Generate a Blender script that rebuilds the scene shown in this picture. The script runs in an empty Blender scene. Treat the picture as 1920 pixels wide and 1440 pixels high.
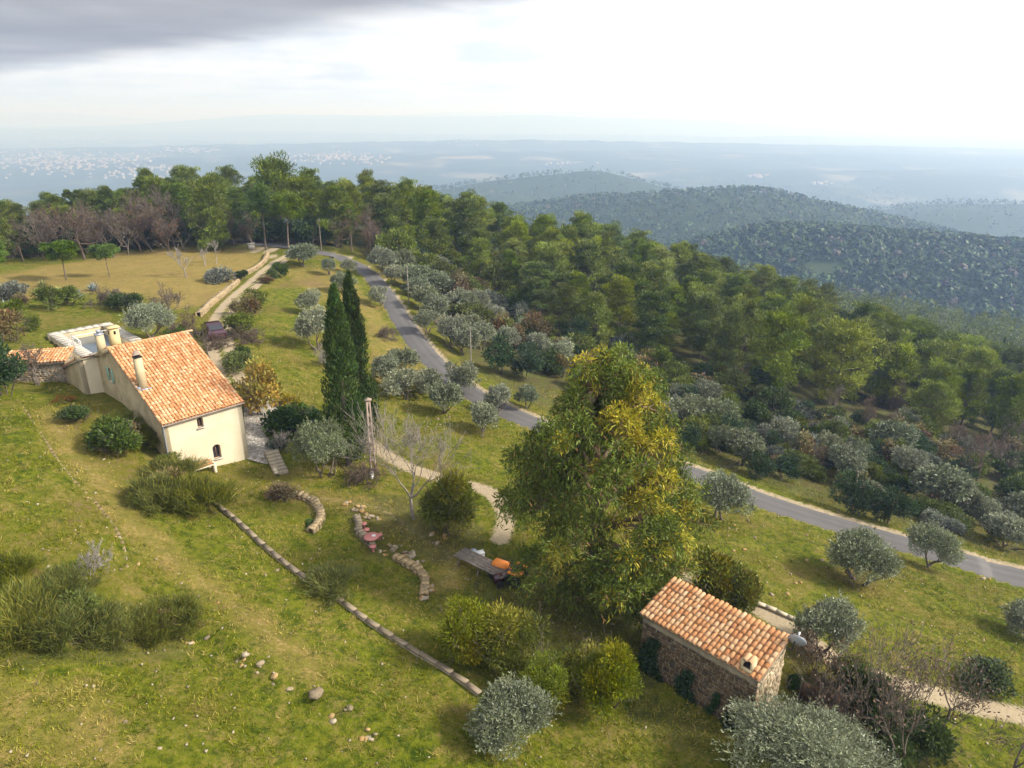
import bpy, math, random
import numpy as np
from mathutils.geometry import delaunay_2d_cdt
from mathutils import Vector

# ------------------------------------------------------------------ camera, sky, sun, exposure
scene = bpy.context.scene
col = scene.collection
R = math.radians
PITCH = R(20.8)
F_PX, CX, CY = 1332.0, 960.0, 720.0
cam_data = bpy.data.cameras.new('camera')
cam = bpy.data.objects.new('camera', cam_data)
col.objects.link(cam)
cam.location = (0, 0, 0)
cam.rotation_euler = (R(90) - PITCH, R(0.0), 0)
cam_data.sensor_fit = 'HORIZONTAL'
cam_data.sensor_width = 36.0
cam_data.lens = 36.0 * F_PX / 1920.0
cam_data.clip_start = 0.5
cam_data.clip_end = 90000
scene.camera = cam

SUN_AZ, SUN_EL = 96.0, 36.0          # degrees: azimuth clockwise from +Y, elevation
sun_dir = Vector((math.sin(R(SUN_AZ)) * math.cos(R(SUN_EL)), math.cos(R(SUN_AZ)) * math.cos(R(SUN_EL)), math.sin(R(SUN_EL))))
world = bpy.data.worlds.new('World')
scene.world = world
world.use_nodes = True
nt = world.node_tree
nt.nodes.clear()


class NT:
    """small helper to write node trees"""
    def __init__(self, tree):
        self.t = tree

    def n(self, kind, **kw):
        nd = self.t.nodes.new(kind)
        for k, v in kw.items():
            setattr(nd, k, v)
        return nd

    def link(self, a, b):
        self.t.links.new(a, b)

    def put(self, sock, v):
        if isinstance(v, bpy.types.NodeSocket):
            self.t.links.new(v, sock)
        elif isinstance(v, (tuple, list)) and len(v) == 3 and sock.type == 'RGBA':
            sock.default_value = (*v, 1)
        else:
            sock.default_value = v

    def math(self, op, a, b=0.0, c=None, clamp=False):
        nd = self.n('ShaderNodeMath', operation=op, use_clamp=clamp)
        self.put(nd.inputs[0], a)
        self.put(nd.inputs[1], b)
        if c is not None:
            self.put(nd.inputs[2], c)
        return nd.outputs[0]

    def vmath(self, op, a, b=None, out=0):
        nd = self.n('ShaderNodeVectorMath', operation=op)
        self.put(nd.inputs[0], a)
        if b is not None:
            if op == 'SCALE':
                self.put(nd.inputs['Scale'], b)
            else:
                self.put(nd.inputs[1], b)
        return nd.outputs[out]

    def mix(self, f, a, b, blend='MIX'):
        nd = self.n('ShaderNodeMix', data_type='RGBA', blend_type=blend)
        self.put(nd.inputs[0], f)
        self.put(nd.inputs[6], a)
        self.put(nd.inputs[7], b)
        return nd.outputs[2]

    def noise(self, vec, scale, detail=4, rough=0.55, lac=2.0, dist=0.0):
        nd = self.n('ShaderNodeTexNoise')
        if vec is not None:
            self.link(vec, nd.inputs['Vector'])
        nd.inputs['Scale'].default_value = scale
        nd.inputs['Detail'].default_value = detail
        nd.inputs['Roughness'].default_value = rough
        nd.inputs['Lacunarity'].default_value = lac
        nd.inputs['Distortion'].default_value = dist
        return nd.outputs['Fac']

    def voronoi(self, vec, scale, feature='F1', out='Distance'):
        nd = self.n('ShaderNodeTexVoronoi', feature=feature)
        if vec is not None:
            self.link(vec, nd.inputs['Vector'])
        nd.inputs['Scale'].default_value = scale
        return nd.outputs[out]

    def ramp(self, f, stops, interp='LINEAR'):
        nd = self.n('ShaderNodeValToRGB')
        nd.color_ramp.interpolation = interp
        els = nd.color_ramp.elements
        while len(els) < len(stops):
            els.new(0.5)
        for e, (p, c) in zip(els, stops):
            e.position = p
            e.color = (*c, 1) if len(c) == 3 else c
        self.put(nd.inputs[0], f)
        return nd.outputs[0]

    def smooth(self, f, a, b):
        nd = self.n('ShaderNodeMapRange', interpolation_type='SMOOTHSTEP')
        self.put(nd.inputs[0], f)
        nd.inputs[1].default_value = a
        nd.inputs[2].default_value = b
        return nd.outputs[0]


w = NT(nt)
tc = w.n('ShaderNodeTexCoord').outputs['Generated']
sky = w.n('ShaderNodeTexSky', sky_type='NISHITA')
sky.sun_disc = False
sky.sun_elevation = R(SUN_EL)
sky.sun_rotation = R(SUN_AZ)
sky.air_density, sky.dust_density, sky.ozone_density = 1.0, 2.0, 1.0
sep = w.n('ShaderNodeSeparateXYZ')
w.link(tc, sep.inputs[0])
zc = w.math('MAXIMUM', sep.outputs[2], 0.0)
zz = w.math('ADD', zc, 0.045)
px = w.math('DIVIDE', sep.outputs[0], zz)
py = w.math('DIVIDE', sep.outputs[1], zz)
comb = w.n('ShaderNodeCombineXYZ')
w.link(px, comb.inputs[0])
w.link(py, comb.inputs[1])
plane = comb.outputs[0]
n_big = w.noise(plane, 0.22, 5, 0.55)
n_small = w.noise(plane, 0.65, 6, 0.62, dist=0.3)
n_fine = w.noise(tc, 7.0, 6, 0.6)
# the grey deck: a stratus bank overhead whose far edge runs across the view
edge = w.math('ADD', py, w.math('MULTIPLY', px, 0.62))
edge = w.math('ADD', edge, w.math('MULTIPLY', w.math('SUBTRACT', n_big, 0.5), 1.5))
edge = w.math('ADD', edge, w.math('MULTIPLY', w.math('SUBTRACT', n_small, 0.5), 0.7))
deck = w.math('MULTIPLY', w.math('SUBTRACT', 1.0, w.smooth(edge, 4.9, 6.3)), w.smooth(edge, -1.5, 1.2))
deck_gap = w.smooth(w.noise(plane, 0.5, 4, 0.5), 0.35, 0.62)
deck = w.math('MULTIPLY', deck, w.math('ADD', 0.8, w.math('MULTIPLY', deck_gap, 0.2)))
cosang = w.vmath('DOT_PRODUCT', tc, tuple(sun_dir), out=1)
glow = w.math('POWER', w.math('MULTIPLY_ADD', cosang, 0.5, 0.5, clamp=True), 4.0)
white = w.math('MULTIPLY_ADD', glow, 19.0, 4.9)
streak = w.mix(w.smooth(w.math('ADD', w.math('MULTIPLY', n_fine, 0.45), w.math('MULTIPLY', n_small, 0.55)), 0.38, 0.60), (0.77, 0.85, 0.97), (1.03, 1.05, 1.09))
cloudcol = w.vmath('SCALE', streak, white)
deckcol = w.mix(w.smooth(n_big, 0.3, 0.7), (1.6, 1.62, 1.78), (2.4, 2.4, 2.48))
c1 = w.mix(deck, cloudcol, deckcol)
clear = w.smooth(w.math('ADD', n_big, w.math('MULTIPLY', n_small, 0.35)), 0.75, 0.95)
c2 = w.mix(w.math('MULTIPLY', clear, 0.5), c1, sky.outputs[0])
hz_tint = w.vmath('SCALE', w.mix(0.0, (0.90, 0.99, 1.14), (1, 1, 1)), w.math('MULTIPLY_ADD', glow, 16.0, 4.7))
c2 = w.mix(w.smooth(w.math('ADD', zc, w.math('MULTIPLY', w.math('SUBTRACT', n_fine, 0.5), 0.03)), 0.0, 0.055), hz_tint, c2)
# below the horizon the world shows the same pale air
bg = w.n('ShaderNodeBackground')
w.link(c2, bg.inputs[0])
bg.inputs[1].default_value = 0.1
wo = w.n('ShaderNodeOutputWorld')
w.link(bg.outputs[0], wo.inputs[0])

sun_data = bpy.data.lights.new('sun', 'SUN')
sun = bpy.data.objects.new('sun', sun_data)
col.objects.link(sun)
sun_data.energy = 3.7
sun_data.angle = R(8)
sun_data.color = (1.0, 0.95, 0.86)
sun.rotation_euler = (-sun_dir).to_track_quat('-Z', 'Y').to_euler()
sun.location = (60, 20, 40)

vs = scene.view_settings
vs.view_transform = 'Standard'
vs.look = 'None'
vs.exposure = 0.98
vs.gamma = 1.0
vs.use_curve_mapping = False
scene.render.engine = 'CYCLES'
cy = scene.cycles
cy.max_bounces = 5
cy.diffuse_bounces = 1
cy.glossy_bounces = 2
cy.transmission_bounces = 3
cy.transparent_max_bounces = 4
cy.volume_bounces = 1
cy.caustics_reflective = False
cy.caustics_refractive = False
cy.use_denoising = True
cy.sample_clamp_indirect = 4.0

# ------------------------------------------------------------------ projection and terrain
cp, sp = math.cos(PITCH), math.sin(PITCH)


def ray(u, v):
    a, b = (u - CX) / F_PX, (CY - v) / F_PX
    return np.array([a, cp + b * sp, b * cp - sp])


def sstep(x, a, b):
    t = np.clip((x - a) / (b - a), 0, 1)
    return t * t * (3 - 2 * t)


# survey points of the hillside: picture position of a ground point and its height below the camera
SURVEY = [
    (465, 857, -23.1), (390, 880, -23.2), (330, 880, -22.6), (300, 840, -20.9), (242, 768, -19.5), (192, 735, -19.5), (160, 742, -19.6), (125, 712, -19.5),
    (60, 760, -19.3), (0, 800, -18.6), (0, 900, -18.5), (0, 1000, -18.5), (0, 1200, -18.8), (0, 1440, -19.5), (150, 1000, -19.9), (120, 1150, -19.8),
    (300, 1440, -20.6), (300, 1200, -21.2), (600, 1440, -22.0), (900, 1430, -23.4), (1200, 1440, -24.4), (1100, 1400, -24.2),
    (200, 900, -20.4), (300, 1000, -21.6), (395, 935, -22.5), (600, 1090, -23.1), (880, 1290, -23.8), (480, 1150, -22.3), (700, 1300, -22.9),
    (1405, 1395, -24.8), (1210, 1265, -24.8), (540, 905, -23.5), (600, 960, -23.6), (700, 1010, -24.0), (850, 1080, -24.4), (940, 1150, -24.5),
    (655, 870, -23.9), (760, 870, -24.4), (830, 950, -24.4), (940, 980, -24.7), (1110, 1130, -25.0), (800, 820, -24.7), (940, 880, -25.5), (1000, 800, -27.2),
    (560, 780, -23.3), (640, 760, -23.9), (1300, 1000, -27.0), (1600, 1150, -27.6), (1900, 1220, -29.0), (1700, 1300, -26.8), (1900, 1420, -27.2), (1450, 1160, -25.8),
    (1500, 1340, -25.2), (1600, 1420, -25.6),
    (640, 483, -22.0), (690, 510, -23.0), (730, 560, -24.0), (760, 600, -24.7), (800, 660, -25.5), (860, 720, -26.3), (950, 770, -27.0), (1100, 825, -28.0),
    (1300, 885, -29.0), (1450, 945, -30.0), (1700, 1020, -31.2), (1920, 1080, -32.2),
    (600, 560, -22.8), (550, 700, -22.4), (700, 640, -24.1), (720, 760, -25.1), (500, 620, -21.4), (470, 740, -22.4), (400, 640, -20.6),
    (400, 600, -20.4), (520, 480, -21.2), (250, 490, -20.6), (250, 545, -20.2), (100, 540, -19.9), (100, 490, -20.9), (450, 470, -21.1), (0, 545, -19.8), (0, 660, -19.4),
    (200, 600, -20.0), (60, 610, -19.8), (300, 600, -20.2), (330, 640, -20.4),
    (800, 520, -25.2), (900, 560, -28.0), (1000, 640, -30.0), (1200, 640, -34.0), (1250, 760, -32.5), (1500, 780, -36.5), (1800, 900, -38.0), (1900, 1000, -36.0), (1600, 900, -34.0),
]
WORLD_PTS = [(-34, 118, -20.5), (-60, 128, -20.5), (-85, 125, -20), (-25, 150, -23), (-60, 160, -22.5), (-100, 160, -23), (-60, 180, -27), (-100, 180, -28), (0, 165, -30), (35, 165, -38), (70, 165, -48), (105, 165, -60),
             (120, 110, -60), (100, 80, -50), (75, 60, -41), (70, 30, -35), (50, 5, -30), (0, 0, -23.5), (-40, 0, -15), (-70, 40, -13), (-80, 80, -17), (0, 200, -40), (50, 200, -51), (-60, 205, -38),
             (110, 205, -73), (0, -60, -18), (80, -60, -30), (-120, 110, -17), (-130, 40, -8)]
pts = []
for (u, v, z) in SURVEY:
    r = ray(u, v)
    t = z / r[2]
    pts.append(r * t)
pts += [np.array(p, float) for p in WORLD_PTS]
CP = np.array(pts)


def _phi(r2):
    return np.sqrt(r2 + 9.0)


def _fit():
    n = len(CP)
    d2 = ((CP[:, None, :2] - CP[None, :, :2]) ** 2).sum(-1)
    A = np.zeros((n + 3, n + 3))
    A[:n, :n] = _phi(d2) - np.eye(n) * 0.6
    A[:n, n] = 1
    A[:n, n + 1:] = CP[:, :2] / 50
    A[n:, :n] = A[:n, n:].T
    b = np.zeros(n + 3)
    b[:n] = CP[:, 2]
    return np.linalg.solve(A, b)


WT = _fit()


def rbf(x, y):
    out = np.empty(x.shape)
    xf, yf, of = x.ravel(), y.ravel(), out.ravel()
    n = len(CP)
    for i in range(0, len(xf), 20000):
        sl = slice(i, i + 20000)
        d2 = (xf[sl, None] - CP[None, :, 0]) ** 2 + (yf[sl, None] - CP[None, :, 1]) ** 2
        of[sl] = _phi(d2) @ WT[:n] + WT[n] + (xf[sl] * WT[n + 1] + yf[sl] * WT[n + 2]) / 50
    return of.reshape(x.shape)


def vnoise(x, y, s, seed=0):
    """smooth value noise, numpy"""
    X, Y = x / s, y / s
    xi, yi = np.floor(X).astype(np.int64), np.floor(Y).astype(np.int64)
    fx, fy = X - xi, Y - yi
    fx, fy = fx * fx * (3 - 2 * fx), fy * fy * (3 - 2 * fy)

    def h(a, b):
        k = (a * 374761393 + b * 668265263 + seed * 1442695041) & 0x7fffffff
        k = ((k ^ (k >> 13)) * 1274126177) & 0x7fffffff
        return ((k ^ (k >> 16)) & 0xffff) / 65535.0
    return (h(xi, yi) * (1 - fx) + h(xi + 1, yi) * fx) * (1 - fy) + (h(xi, yi + 1) * (1 - fx) + h(xi + 1, yi + 1) * fx) * fy


# hills beyond: (x, y, top, half width x, half width y, rotation, slope)
def hill_at(u, v, d, drop=9.0):
    p = ray(u, v) * d
    return p[0], p[1], p[2] - drop


HILLS = []
for (u, v, d, wx, wy, rot, k) in [
    (1700, 432, 600, 1.6, 1.0, -10, 0.36), (1880, 470, 560, 1.5, 1.0, -20, 0.36), (1500, 470, 620, 1.4, 1.0, 0, 0.38),
    (1380, 352, 960, 1.5, 1.0, 0, 0.40), (1250, 372, 980, 1.4, 1.0, 0, 0.36), (1130, 395, 1000, 1.5, 1.0, 0, 0.34), (1560, 400, 940, 1.2, 1.0, 0, 0.36),
    (1090, 316, 1750, 1.3, 1.0, 0, 0.36), (960, 340, 1700, 1.5, 1.0, 0, 0.28), (1000, 330, 1740, 1.3, 1, 0, .34), (830, 362, 1500, 1.6, 1.0, 0, 0.26), (720, 372, 1450, 1.5, 1.0, 0, 0.26), (1210, 350, 1700, 1.2, 1, 0, .34),
    (1920, 376, 1500, 1.8, 1.0, 0, 0.24), (1800, 395, 1450, 1.5, 1.0, 0, 0.25), (880, 395, 1150, 1.5, 1.0, 0, 0.3), (1000, 400, 1080, 1.4, 1.0, 0, 0.32)]:
    HILLS.append((*hill_at(u, v, d), wx, wy, R(rot), k))
# long low ridges across the far country
for (u, v, d, wx, k) in [(200, 262, 7500, 5, 0.07), (600, 250, 9000, 6, 0.07), (960, 262, 5200, 4, 0.08), (1180, 284, 4200, 4, 0.08), (1450, 298, 4000, 4, 0.08), (1750, 322, 3000, 4, 0.09), (860, 290, 3800, 3.5, 0.08), (1050, 243, 11000, 7, 0.06), (400, 243, 12000, 7, 0.06), (1500, 268, 7000, 5, 0.07), (1900, 296, 5500, 5, 0.08)]:
    HILLS.append((*hill_at(u, v, d, 0.0), wx, 1.0, 0.0, k))


def far_height(x, y):
    dist = np.hypot(x - 5, y - 80)
    z = -22 - 0.36 * np.maximum(0, dist - 90)
    z = np.where(z < -180, -180 - (1 - np.exp((z + 180) / 110)) * 110, z)
    up = sstep(-y + 40 - 0.5 * x, 0, 300)
    z = z * (1 - up) + (-20 + 0.12 * dist) * up
    far = sstep(dist, 1200, 3500)
    z = z + far * ((vnoise(x / 2.2, y, 700, 3) - 0.5) * 90 + (vnoise(x / 2.0, y, 2100, 5) - 0.45) * 190) * (0.35 + 0.65 * sstep(x, -2500, 500))
    rng_ = sstep(y + 0.25 * np.abs(x), 7000, 20000)
    z = z + rng_ * (vnoise(x, y * 2.2, 4200, 9) ** 2 * 520 + 60)
    mid = sstep(dist, 300, 600)
    lump = mid * ((vnoise(x, y, 120, 11) - 0.5) * 22 + (vnoise(x, y, 55, 12) - 0.5) * 8)
    acc = z
    for (hx, hy, top, wx, wy, rot, k) in HILLS:
        dx, dy = x - hx, y - hy
        a = (dx * math.cos(rot) + dy * math.sin(rot)) / wx
        b = (-dx * math.sin(rot) + dy * math.cos(rot)) / wy
        q = np.sqrt(a * a + b * b + 70.0 ** 2) - 70.0
        hz = top - k * q
        s = 14.0
        m = np.maximum(acc, hz)
        acc = m + s * np.log1p(np.exp(-np.abs(acc - hz) / s)) - 0.0
    cap_ = 70.0
    acc = np.where(acc > 0, cap_ * np.tanh(np.maximum(acc, 0) / cap_), acc)
    return np.where(up > 0, np.minimum(acc + lump * 0.6, 70.0), acc + lump * 0.6)


def h0(x, y):
    x, y = np.asarray(x, float), np.asarray(y, float)
    dist = np.hypot(x - 10, y - 80)
    wgt = 1 - sstep(dist, 120, 260)
    out = np.zeros(x.shape)
    m = wgt < 1
    if m.any():
        out[m] = far_height(x[m], y[m]) * (1 - wgt[m])
    m = wgt > 0
    if m.any():
        near = rbf(x[m], y[m])
        near += (vnoise(x[m], y[m], 3.1, 21) - 0.5) * 0.28 + (vnoise(x[m], y[m], 1.1, 22) - 0.5) * 0.10
        out[m] += near * wgt[m]
    return out


def h0s(x, y):
    return float(h0(np.array([x]), np.array([y]))[0])


def hit(u, v, fn, dmax=700.0):
    r = ray(u, v)
    d = np.concatenate([np.arange(12, 140, 0.8), np.arange(140, min(dmax, 400), 3.0), np.arange(400, dmax, 8.0)])
    f = d * r[2] - fn(d * r[0], d * r[1])
    i = np.argmax(f < 0)
    a, b = d[max(i - 1, 0)], d[i]
    for _ in range(3):
        dd = np.linspace(a, b, 12)
        f = dd * r[2] - fn(dd * r[0], dd * r[1])
        i = max(int(np.argmax(f < 0)), 1)
        a, b = dd[i - 1], dd[i]
    return r * b


def resample(P, step):
    P = np.asarray(P, float)
    seg = np.linalg.norm(np.diff(P[:, :2], axis=0), axis=1)
    s = np.concatenate([[0], np.cumsum(seg)])
    # Catmull-Rom
    n = max(int(s[-1] / step), 2)
    out = []
    for t in np.linspace(0, s[-1], n):
        i = min(max(np.searchsorted(s, t) - 1, 0), len(P) - 2)
        f = (t - s[i]) / max(seg[i], 1e-6)
        p0, p1, p2, p3 = P[max(i - 1, 0)], P[i], P[i + 1], P[min(i + 2, len(P) - 1)]
        out.append(0.5 * ((2 * p1) + (p2 - p0) * f + (2 * p0 - 5 * p1 + 4 * p2 - p3) * f * f + (3 * p1 - p0 - 3 * p2 + p3) * f ** 3))
    return np.array(out)


def line_px(px_pts, step=0.5):
    return resample([hit(u, v, h0) for (u, v) in px_pts], step)


ROAD = line_px([(600, 470), (640, 484), (690, 511), (728, 558), (756, 603), (797, 660), (858, 718), (950, 770), (1100, 826), (1300, 888), (1450, 946), (1700, 1022), (1920, 1082)], 0.8)
tail = ROAD[-1] + (ROAD[-1] - ROAD[-6]) / np.linalg.norm(ROAD[-1] - ROAD[-6]) * 22
head = ROAD[0] + (ROAD[0] - ROAD[6]) / np.linalg.norm(ROAD[0] - ROAD[6]) * 25
ROAD = resample(np.vstack([head[None], ROAD[::4], tail[None]]), 0.8)
ROAD[:, 2] = h0(ROAD[:, 0], ROAD[:, 1])
DRIVE = line_px([(475, 466), (512, 476), (526, 487), (505, 505), (470, 537), (438, 566), (415, 600), (412, 640), (425, 690), (440, 730)], 0.8)
TRACK = line_px([(690, 828), (760, 872), (840, 900), (915, 925), (948, 965), (938, 1010)], 0.6)
BACKTRACK = line_px([(1300, 1085), (1420, 1140), (1500, 1190), (1600, 1255), (1760, 1305), (1930, 1345)], 0.6)
FOOT1 = line_px([(85, 770), (140, 855), (200, 915), (232, 962), (300, 1030), (430, 1130), (520, 1210), (580, 1260)], 0.6)
FOOT2 = line_px([(560, 930), (700, 950), (790, 1005), (850, 1055), (830, 1095)], 0.6)
STEP1 = line_px([(30, 752), (75, 815), (130, 895), (190, 960), (228, 1020), (236, 1070)], 0.5)
STEP2 = line_px([(430, 1225), (470, 1260), (560, 1310), (660, 1365), (790, 1440), (860, 1480)], 0.5)
for L in (ROAD, DRIVE, TRACK):
    k = np.ones(15) / 15
    zz_ = np.pad(L[:, 2], 7, mode='edge')
    L[:, 2] = np.convolve(zz_, k, 'valid')


def near_line(x, y, L, rad, signed=False):
    """distance to a polyline (inf beyond rad) and the line's height there"""
    dist = np.full(x.shape, 1e9)
    zl = np.zeros(x.shape)
    sg = np.zeros(x.shape)
    m = (x > L[:, 0].min() - rad) & (x < L[:, 0].max() + rad) & (y > L[:, 1].min() - rad) & (y < L[:, 1].max() + rad)
    if not m.any():
        return (dist, zl, sg) if signed else (dist, zl)
    xm, ym = x[m], y[m]
    idx = np.empty(len(xm), int)
    dm = np.empty(len(xm))
    for i in range(0, len(xm), 20000):
        d2 = (xm[i:i + 20000, None] - L[None, :, 0]) ** 2 + (ym[i:i + 20000, None] - L[None, :, 1]) ** 2
        j = d2.argmin(1)
        idx[i:i + 20000] = j
        dm[i:i + 20000] = np.sqrt(d2[np.arange(len(j)), j])
    # refine along the tangent
    T = np.gradient(L, axis=0)
    T[:, :2] /= np.linalg.norm(T[:, :2], axis=1)[:, None] + 1e-9
    rx, ry = xm - L[idx, 0], ym - L[idx, 1]
    cr = T[idx, 0] * ry - T[idx, 1] * rx
    inside = (idx > 0) & (idx < len(L) - 1)
    dm = np.where(inside, np.minimum(dm, np.abs(cr)), dm)
    dist[m] = dm
    zl[m] = L[idx, 2]
    sg[m] = np.sign(cr)
    return (dist, zl, sg) if signed else (dist, zl)


# house frame and pool frame in plan
HOUSE_YAW = R(46.46)
HE = np.array([math.cos(HOUSE_YAW), math.sin(HOUSE_YAW)])
HN = np.array([-HE[1], HE[0]])
HOUSE_O = np.array([-22.7, 42.05])
HOUSE_Z = -23.3
POOL_C0 = np.array([-40.1, 68.3])        # far corner; runs HE backwards and -HN
POOL_L, POOL_W, POOL_Z = 10.5, 5.5, -19.35


def ground_h(x, y):
    x, y = np.atleast_1d(np.asarray(x, float)), np.atleast_1d(np.asarray(y, float))
    z = h0(x, y)
    for (L, wid, out_, sink) in ((ROAD, 1.6, 4.2, 0.14), (DRIVE, 1.5, 3.2, 0.0), (TRACK, 1.0, 2.4, 0.0)):
        d, zl = near_line(x, y, L, 6)
        m = d < out_
        t = sstep(d[m], wid, out_)
        z[m] = zl[m] * (1 - t) + z[m] * t
        m = d < 1.25
        z[m] -= sink
    for (L, hgt, side) in ((STEP1, 0.45, -1), (STEP2, 0.4, 1)):
        d, zl, sg = near_line(x, y, L, 4.5, True)
        m = (d < 4) & (sg == side)
        z[m] += hgt * sstep(d[m], 0.0, 0.25) * (1 - sstep(d[m], 1.2, 4.0))
    # pool pit
    rx, ry = x - POOL_C0[0], y - POOL_C0[1]
    a = -(rx * HE[0] + ry * HE[1])
    b = -(rx * HN[0] + ry * HN[1])
    m = (a > 0.2) & (a < POOL_W - 0.2) & (b > 0.2) & (b < POOL_L - 0.2)
    z[m] = -22.2
    return z


def gz(x, y):
    return float(ground_h(np.array([x]), np.array([y]))[0])


def G(u, v):
    p = hit(u, v, h0)
    return Vector((p[0], p[1], gz(p[0], p[1])))


def depth(p):
    return p[1] * cp - p[2] * sp


# ------------------------------------------------------------------ materials
def new_mat(name):
    m = bpy.data.materials.new(name)
    m.use_nodes = True
    m.node_tree.nodes.clear()
    t = NT(m.node_tree)
    out = t.n('ShaderNodeOutputMaterial')
    return m, t, out


def principled(t, base, rough=0.8, spec=0.3, normal=None, metal=0.0):
    b = t.n('ShaderNodeBsdfPrincipled')
    t.put(b.inputs['Base Color'], base)
    t.put(b.inputs['Roughness'], rough)
    b.inputs['Specular IOR Level'].default_value = spec
    b.inputs['Metallic'].default_value = metal
    if normal is not None:
        t.link(normal, b.inputs['Normal'])
    return b.outputs[0]


def bump(t, h, strength=0.4, dist=0.05):
    b = t.n('ShaderNodeBump')
    b.inputs['Strength'].default_value = strength
    b.inputs['Distance'].default_value = dist
    t.put(b.inputs['Height'], h)
    return b.outputs[0]


MATS = {}


def leaf_mat(name, trans=0.3, var=0.16, rough=0.55, spec=0.25):
    m, t, out = new_mat(name)
    a = t.n('ShaderNodeAttribute', attribute_name='col').outputs['Color']
    oi = t.n('ShaderNodeObjectInfo').outputs['Random']
    hsv = t.n('ShaderNodeHueSaturation')
    t.link(a, hsv.inputs['Color'])
    t.put(hsv.inputs['Value'], t.math('MULTIPLY_ADD', oi, 2 * var, 1 - var))
    t.put(hsv.inputs['Hue'], t.math('MULTIPLY_ADD', t.math('FRACT', t.math('MULTIPLY', oi, 7.31)), 0.02, 0.492))
    t.put(hsv.inputs['Saturation'], t.math('MULTIPLY_ADD', t.math('FRACT', t.math('MULTIPLY', oi, 13.7)), 0.25, 0.87))
    b = principled(t, hsv.outputs[0], rough, spec)
    tr = t.n('ShaderNodeBsdfTranslucent')
    t.link(hsv.outputs[0], tr.inputs[0])
    mx = t.n('ShaderNodeMixShader')
    mx.inputs[0].default_value = trans
    t.link(b, mx.inputs[1])
    t.link(tr.outputs[0], mx.inputs[2])
    t.link(mx.outputs[0], out.inputs[0])
    MATS[name] = m
    return m


def noise_mat(name, c1, c2, scale=3.0, rough=0.85, bmp=0.3, c3=None, fine=None, spec=0.25, attr=False, bdist=0.03):
    m, t, out = new_mat(name)
    pos = t.n('ShaderNodeTexCoord').outputs['Object']
    n = t.noise(pos, scale, 6, 0.62)
    c = t.mix(t.smooth(n, 0.3, 0.7), c1, c2)
    if c3 is not None:
        n2 = t.noise(pos, scale * 0.35 + 0.3, 5, 0.7)
        c = t.mix(t.smooth(n2, 0.52, 0.72), c, c3)
    f = t.noise(pos, (fine or scale * 7), 4, 0.6)
    c = t.mix(0.35, c, t.mix(f, (0.25, 0.25, 0.25), (1.0, 1.0, 1.0)), 'MULTIPLY') if bmp else c
    if attr:
        a = t.n('ShaderNodeAttribute', attribute_name='col').outputs['Color']
        c = t.mix(1.0, c, a, 'MULTIPLY')
    nrm = bump(t, t.math('ADD', n, f), bmp, bdist) if bmp else None
    t.link(principled(t, c, rough, spec, nrm), out.inputs[0])
    MATS[name] = m
    return m


def plain_mat(name, c, rough=0.6, spec=0.4, metal=0.0, var=0.12):
    m, t, out = new_mat(name)
    pos = t.n('ShaderNodeTexCoord').outputs['Object']
    n = t.noise(pos, 9.0, 4, 0.6)
    cc = t.mix(n, tuple(x * (1 - var * 2) for x in c), tuple(min(1, x * (1 + var)) for x in c))
    t.link(principled(t, cc, rough, spec, None, metal), out.inputs[0])
    MATS[name] = m
    return m


leaf_mat('leaf', 0.2)
leaf_mat('needle', 0.12, 0.24)
leaf_mat('olive_leaf', 0.12, 0.12, 0.45, 0.4)
noise_mat('bark', (0.10, 0.075, 0.055), (0.20, 0.16, 0.125), 4, 0.95, 0.5, fine=18)
noise_mat('bark_pale', (0.20, 0.165, 0.13), (0.36, 0.31, 0.26), 4, 0.95, 0.4, fine=18)
noise_mat('bark_red', (0.16, 0.085, 0.05), (0.34, 0.21, 0.14), 3, 0.9, 0.4, c3=(0.45, 0.38, 0.30))
noise_mat('twig', (0.095, 0.074, 0.056), (0.16, 0.128, 0.10), 6, 0.95, 0.0)
noise_mat('twig_red', (0.085, 0.060, 0.045), (0.14, 0.10, 0.074), 6, 0.95, 0.0)
noise_mat('twig_grey', (0.20, 0.175, 0.15), (0.31, 0.275, 0.24), 6, 0.95, 0.0)

# ground
gm, t, out = new_mat('grass_ground')
pos = t.n('ShaderNodeNewGeometry').outputs['Position']
zone = t.n('ShaderNodeAttribute', attribute_name='zone')
zs = t.n('ShaderNodeSeparateColor')
t.link(zone.outputs['Color'], zs.inputs[0])
dirt, dry, forest = zs.outputs[0], zs.outputs[1], zs.outputs[2]
farm = zone.outputs['Alpha']
n1 = t.noise(pos, 0.16, 5, 0.6)
n2 = t.noise(pos, 0.9, 6, 0.65, dist=0.4)
n3 = t.noise(pos, 5.0, 5, 0.7)
n4 = t.noise(pos, 22.0, 3, 0.6)
n5 = t.noise(pos, 2.1, 9, 0.74)
green = t.mix(t.smooth(n5, 0.34, 0.64), (0.036, 0.060, 0.003), (0.155, 0.165, 0.009))
green = t.mix(t.smooth(n1, 0.45, 0.68), green, t.mix(n5, (0.075, 0.072, 0.008), (0.21, 0.185, 0.022)))
straw = t.mix(n3, (0.17, 0.12, 0.03), (0.36, 0.26, 0.085))
sf = t.smooth(t.math('ADD', t.math('MULTIPLY', n2, 0.6), t.math('MULTIPLY', n3, 0.5)), 0.52, 0.72)
sf = t.math('ADD', t.math('MULTIPLY', sf, 0.75), t.math('MULTIPLY', dry, t.math('MULTIPLY_ADD', n2, 0.9, 0.45)), clamp=True)
c = t.mix(sf, green, straw)
soil = t.mix(n3, (0.11, 0.07, 0.035), (0.22, 0.145, 0.075))
c = t.mix(t.math('MULTIPLY', t.smooth(t.math('ADD', t.math('MULTIPLY', n5, 0.7), t.math('MULTIPLY', n1, 0.5)), 0.62, 0.76), 0.7), c, soil)
ff = t.mix(n3, (0.05, 0.05, 0.018), (0.13, 0.10, 0.045))
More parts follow.
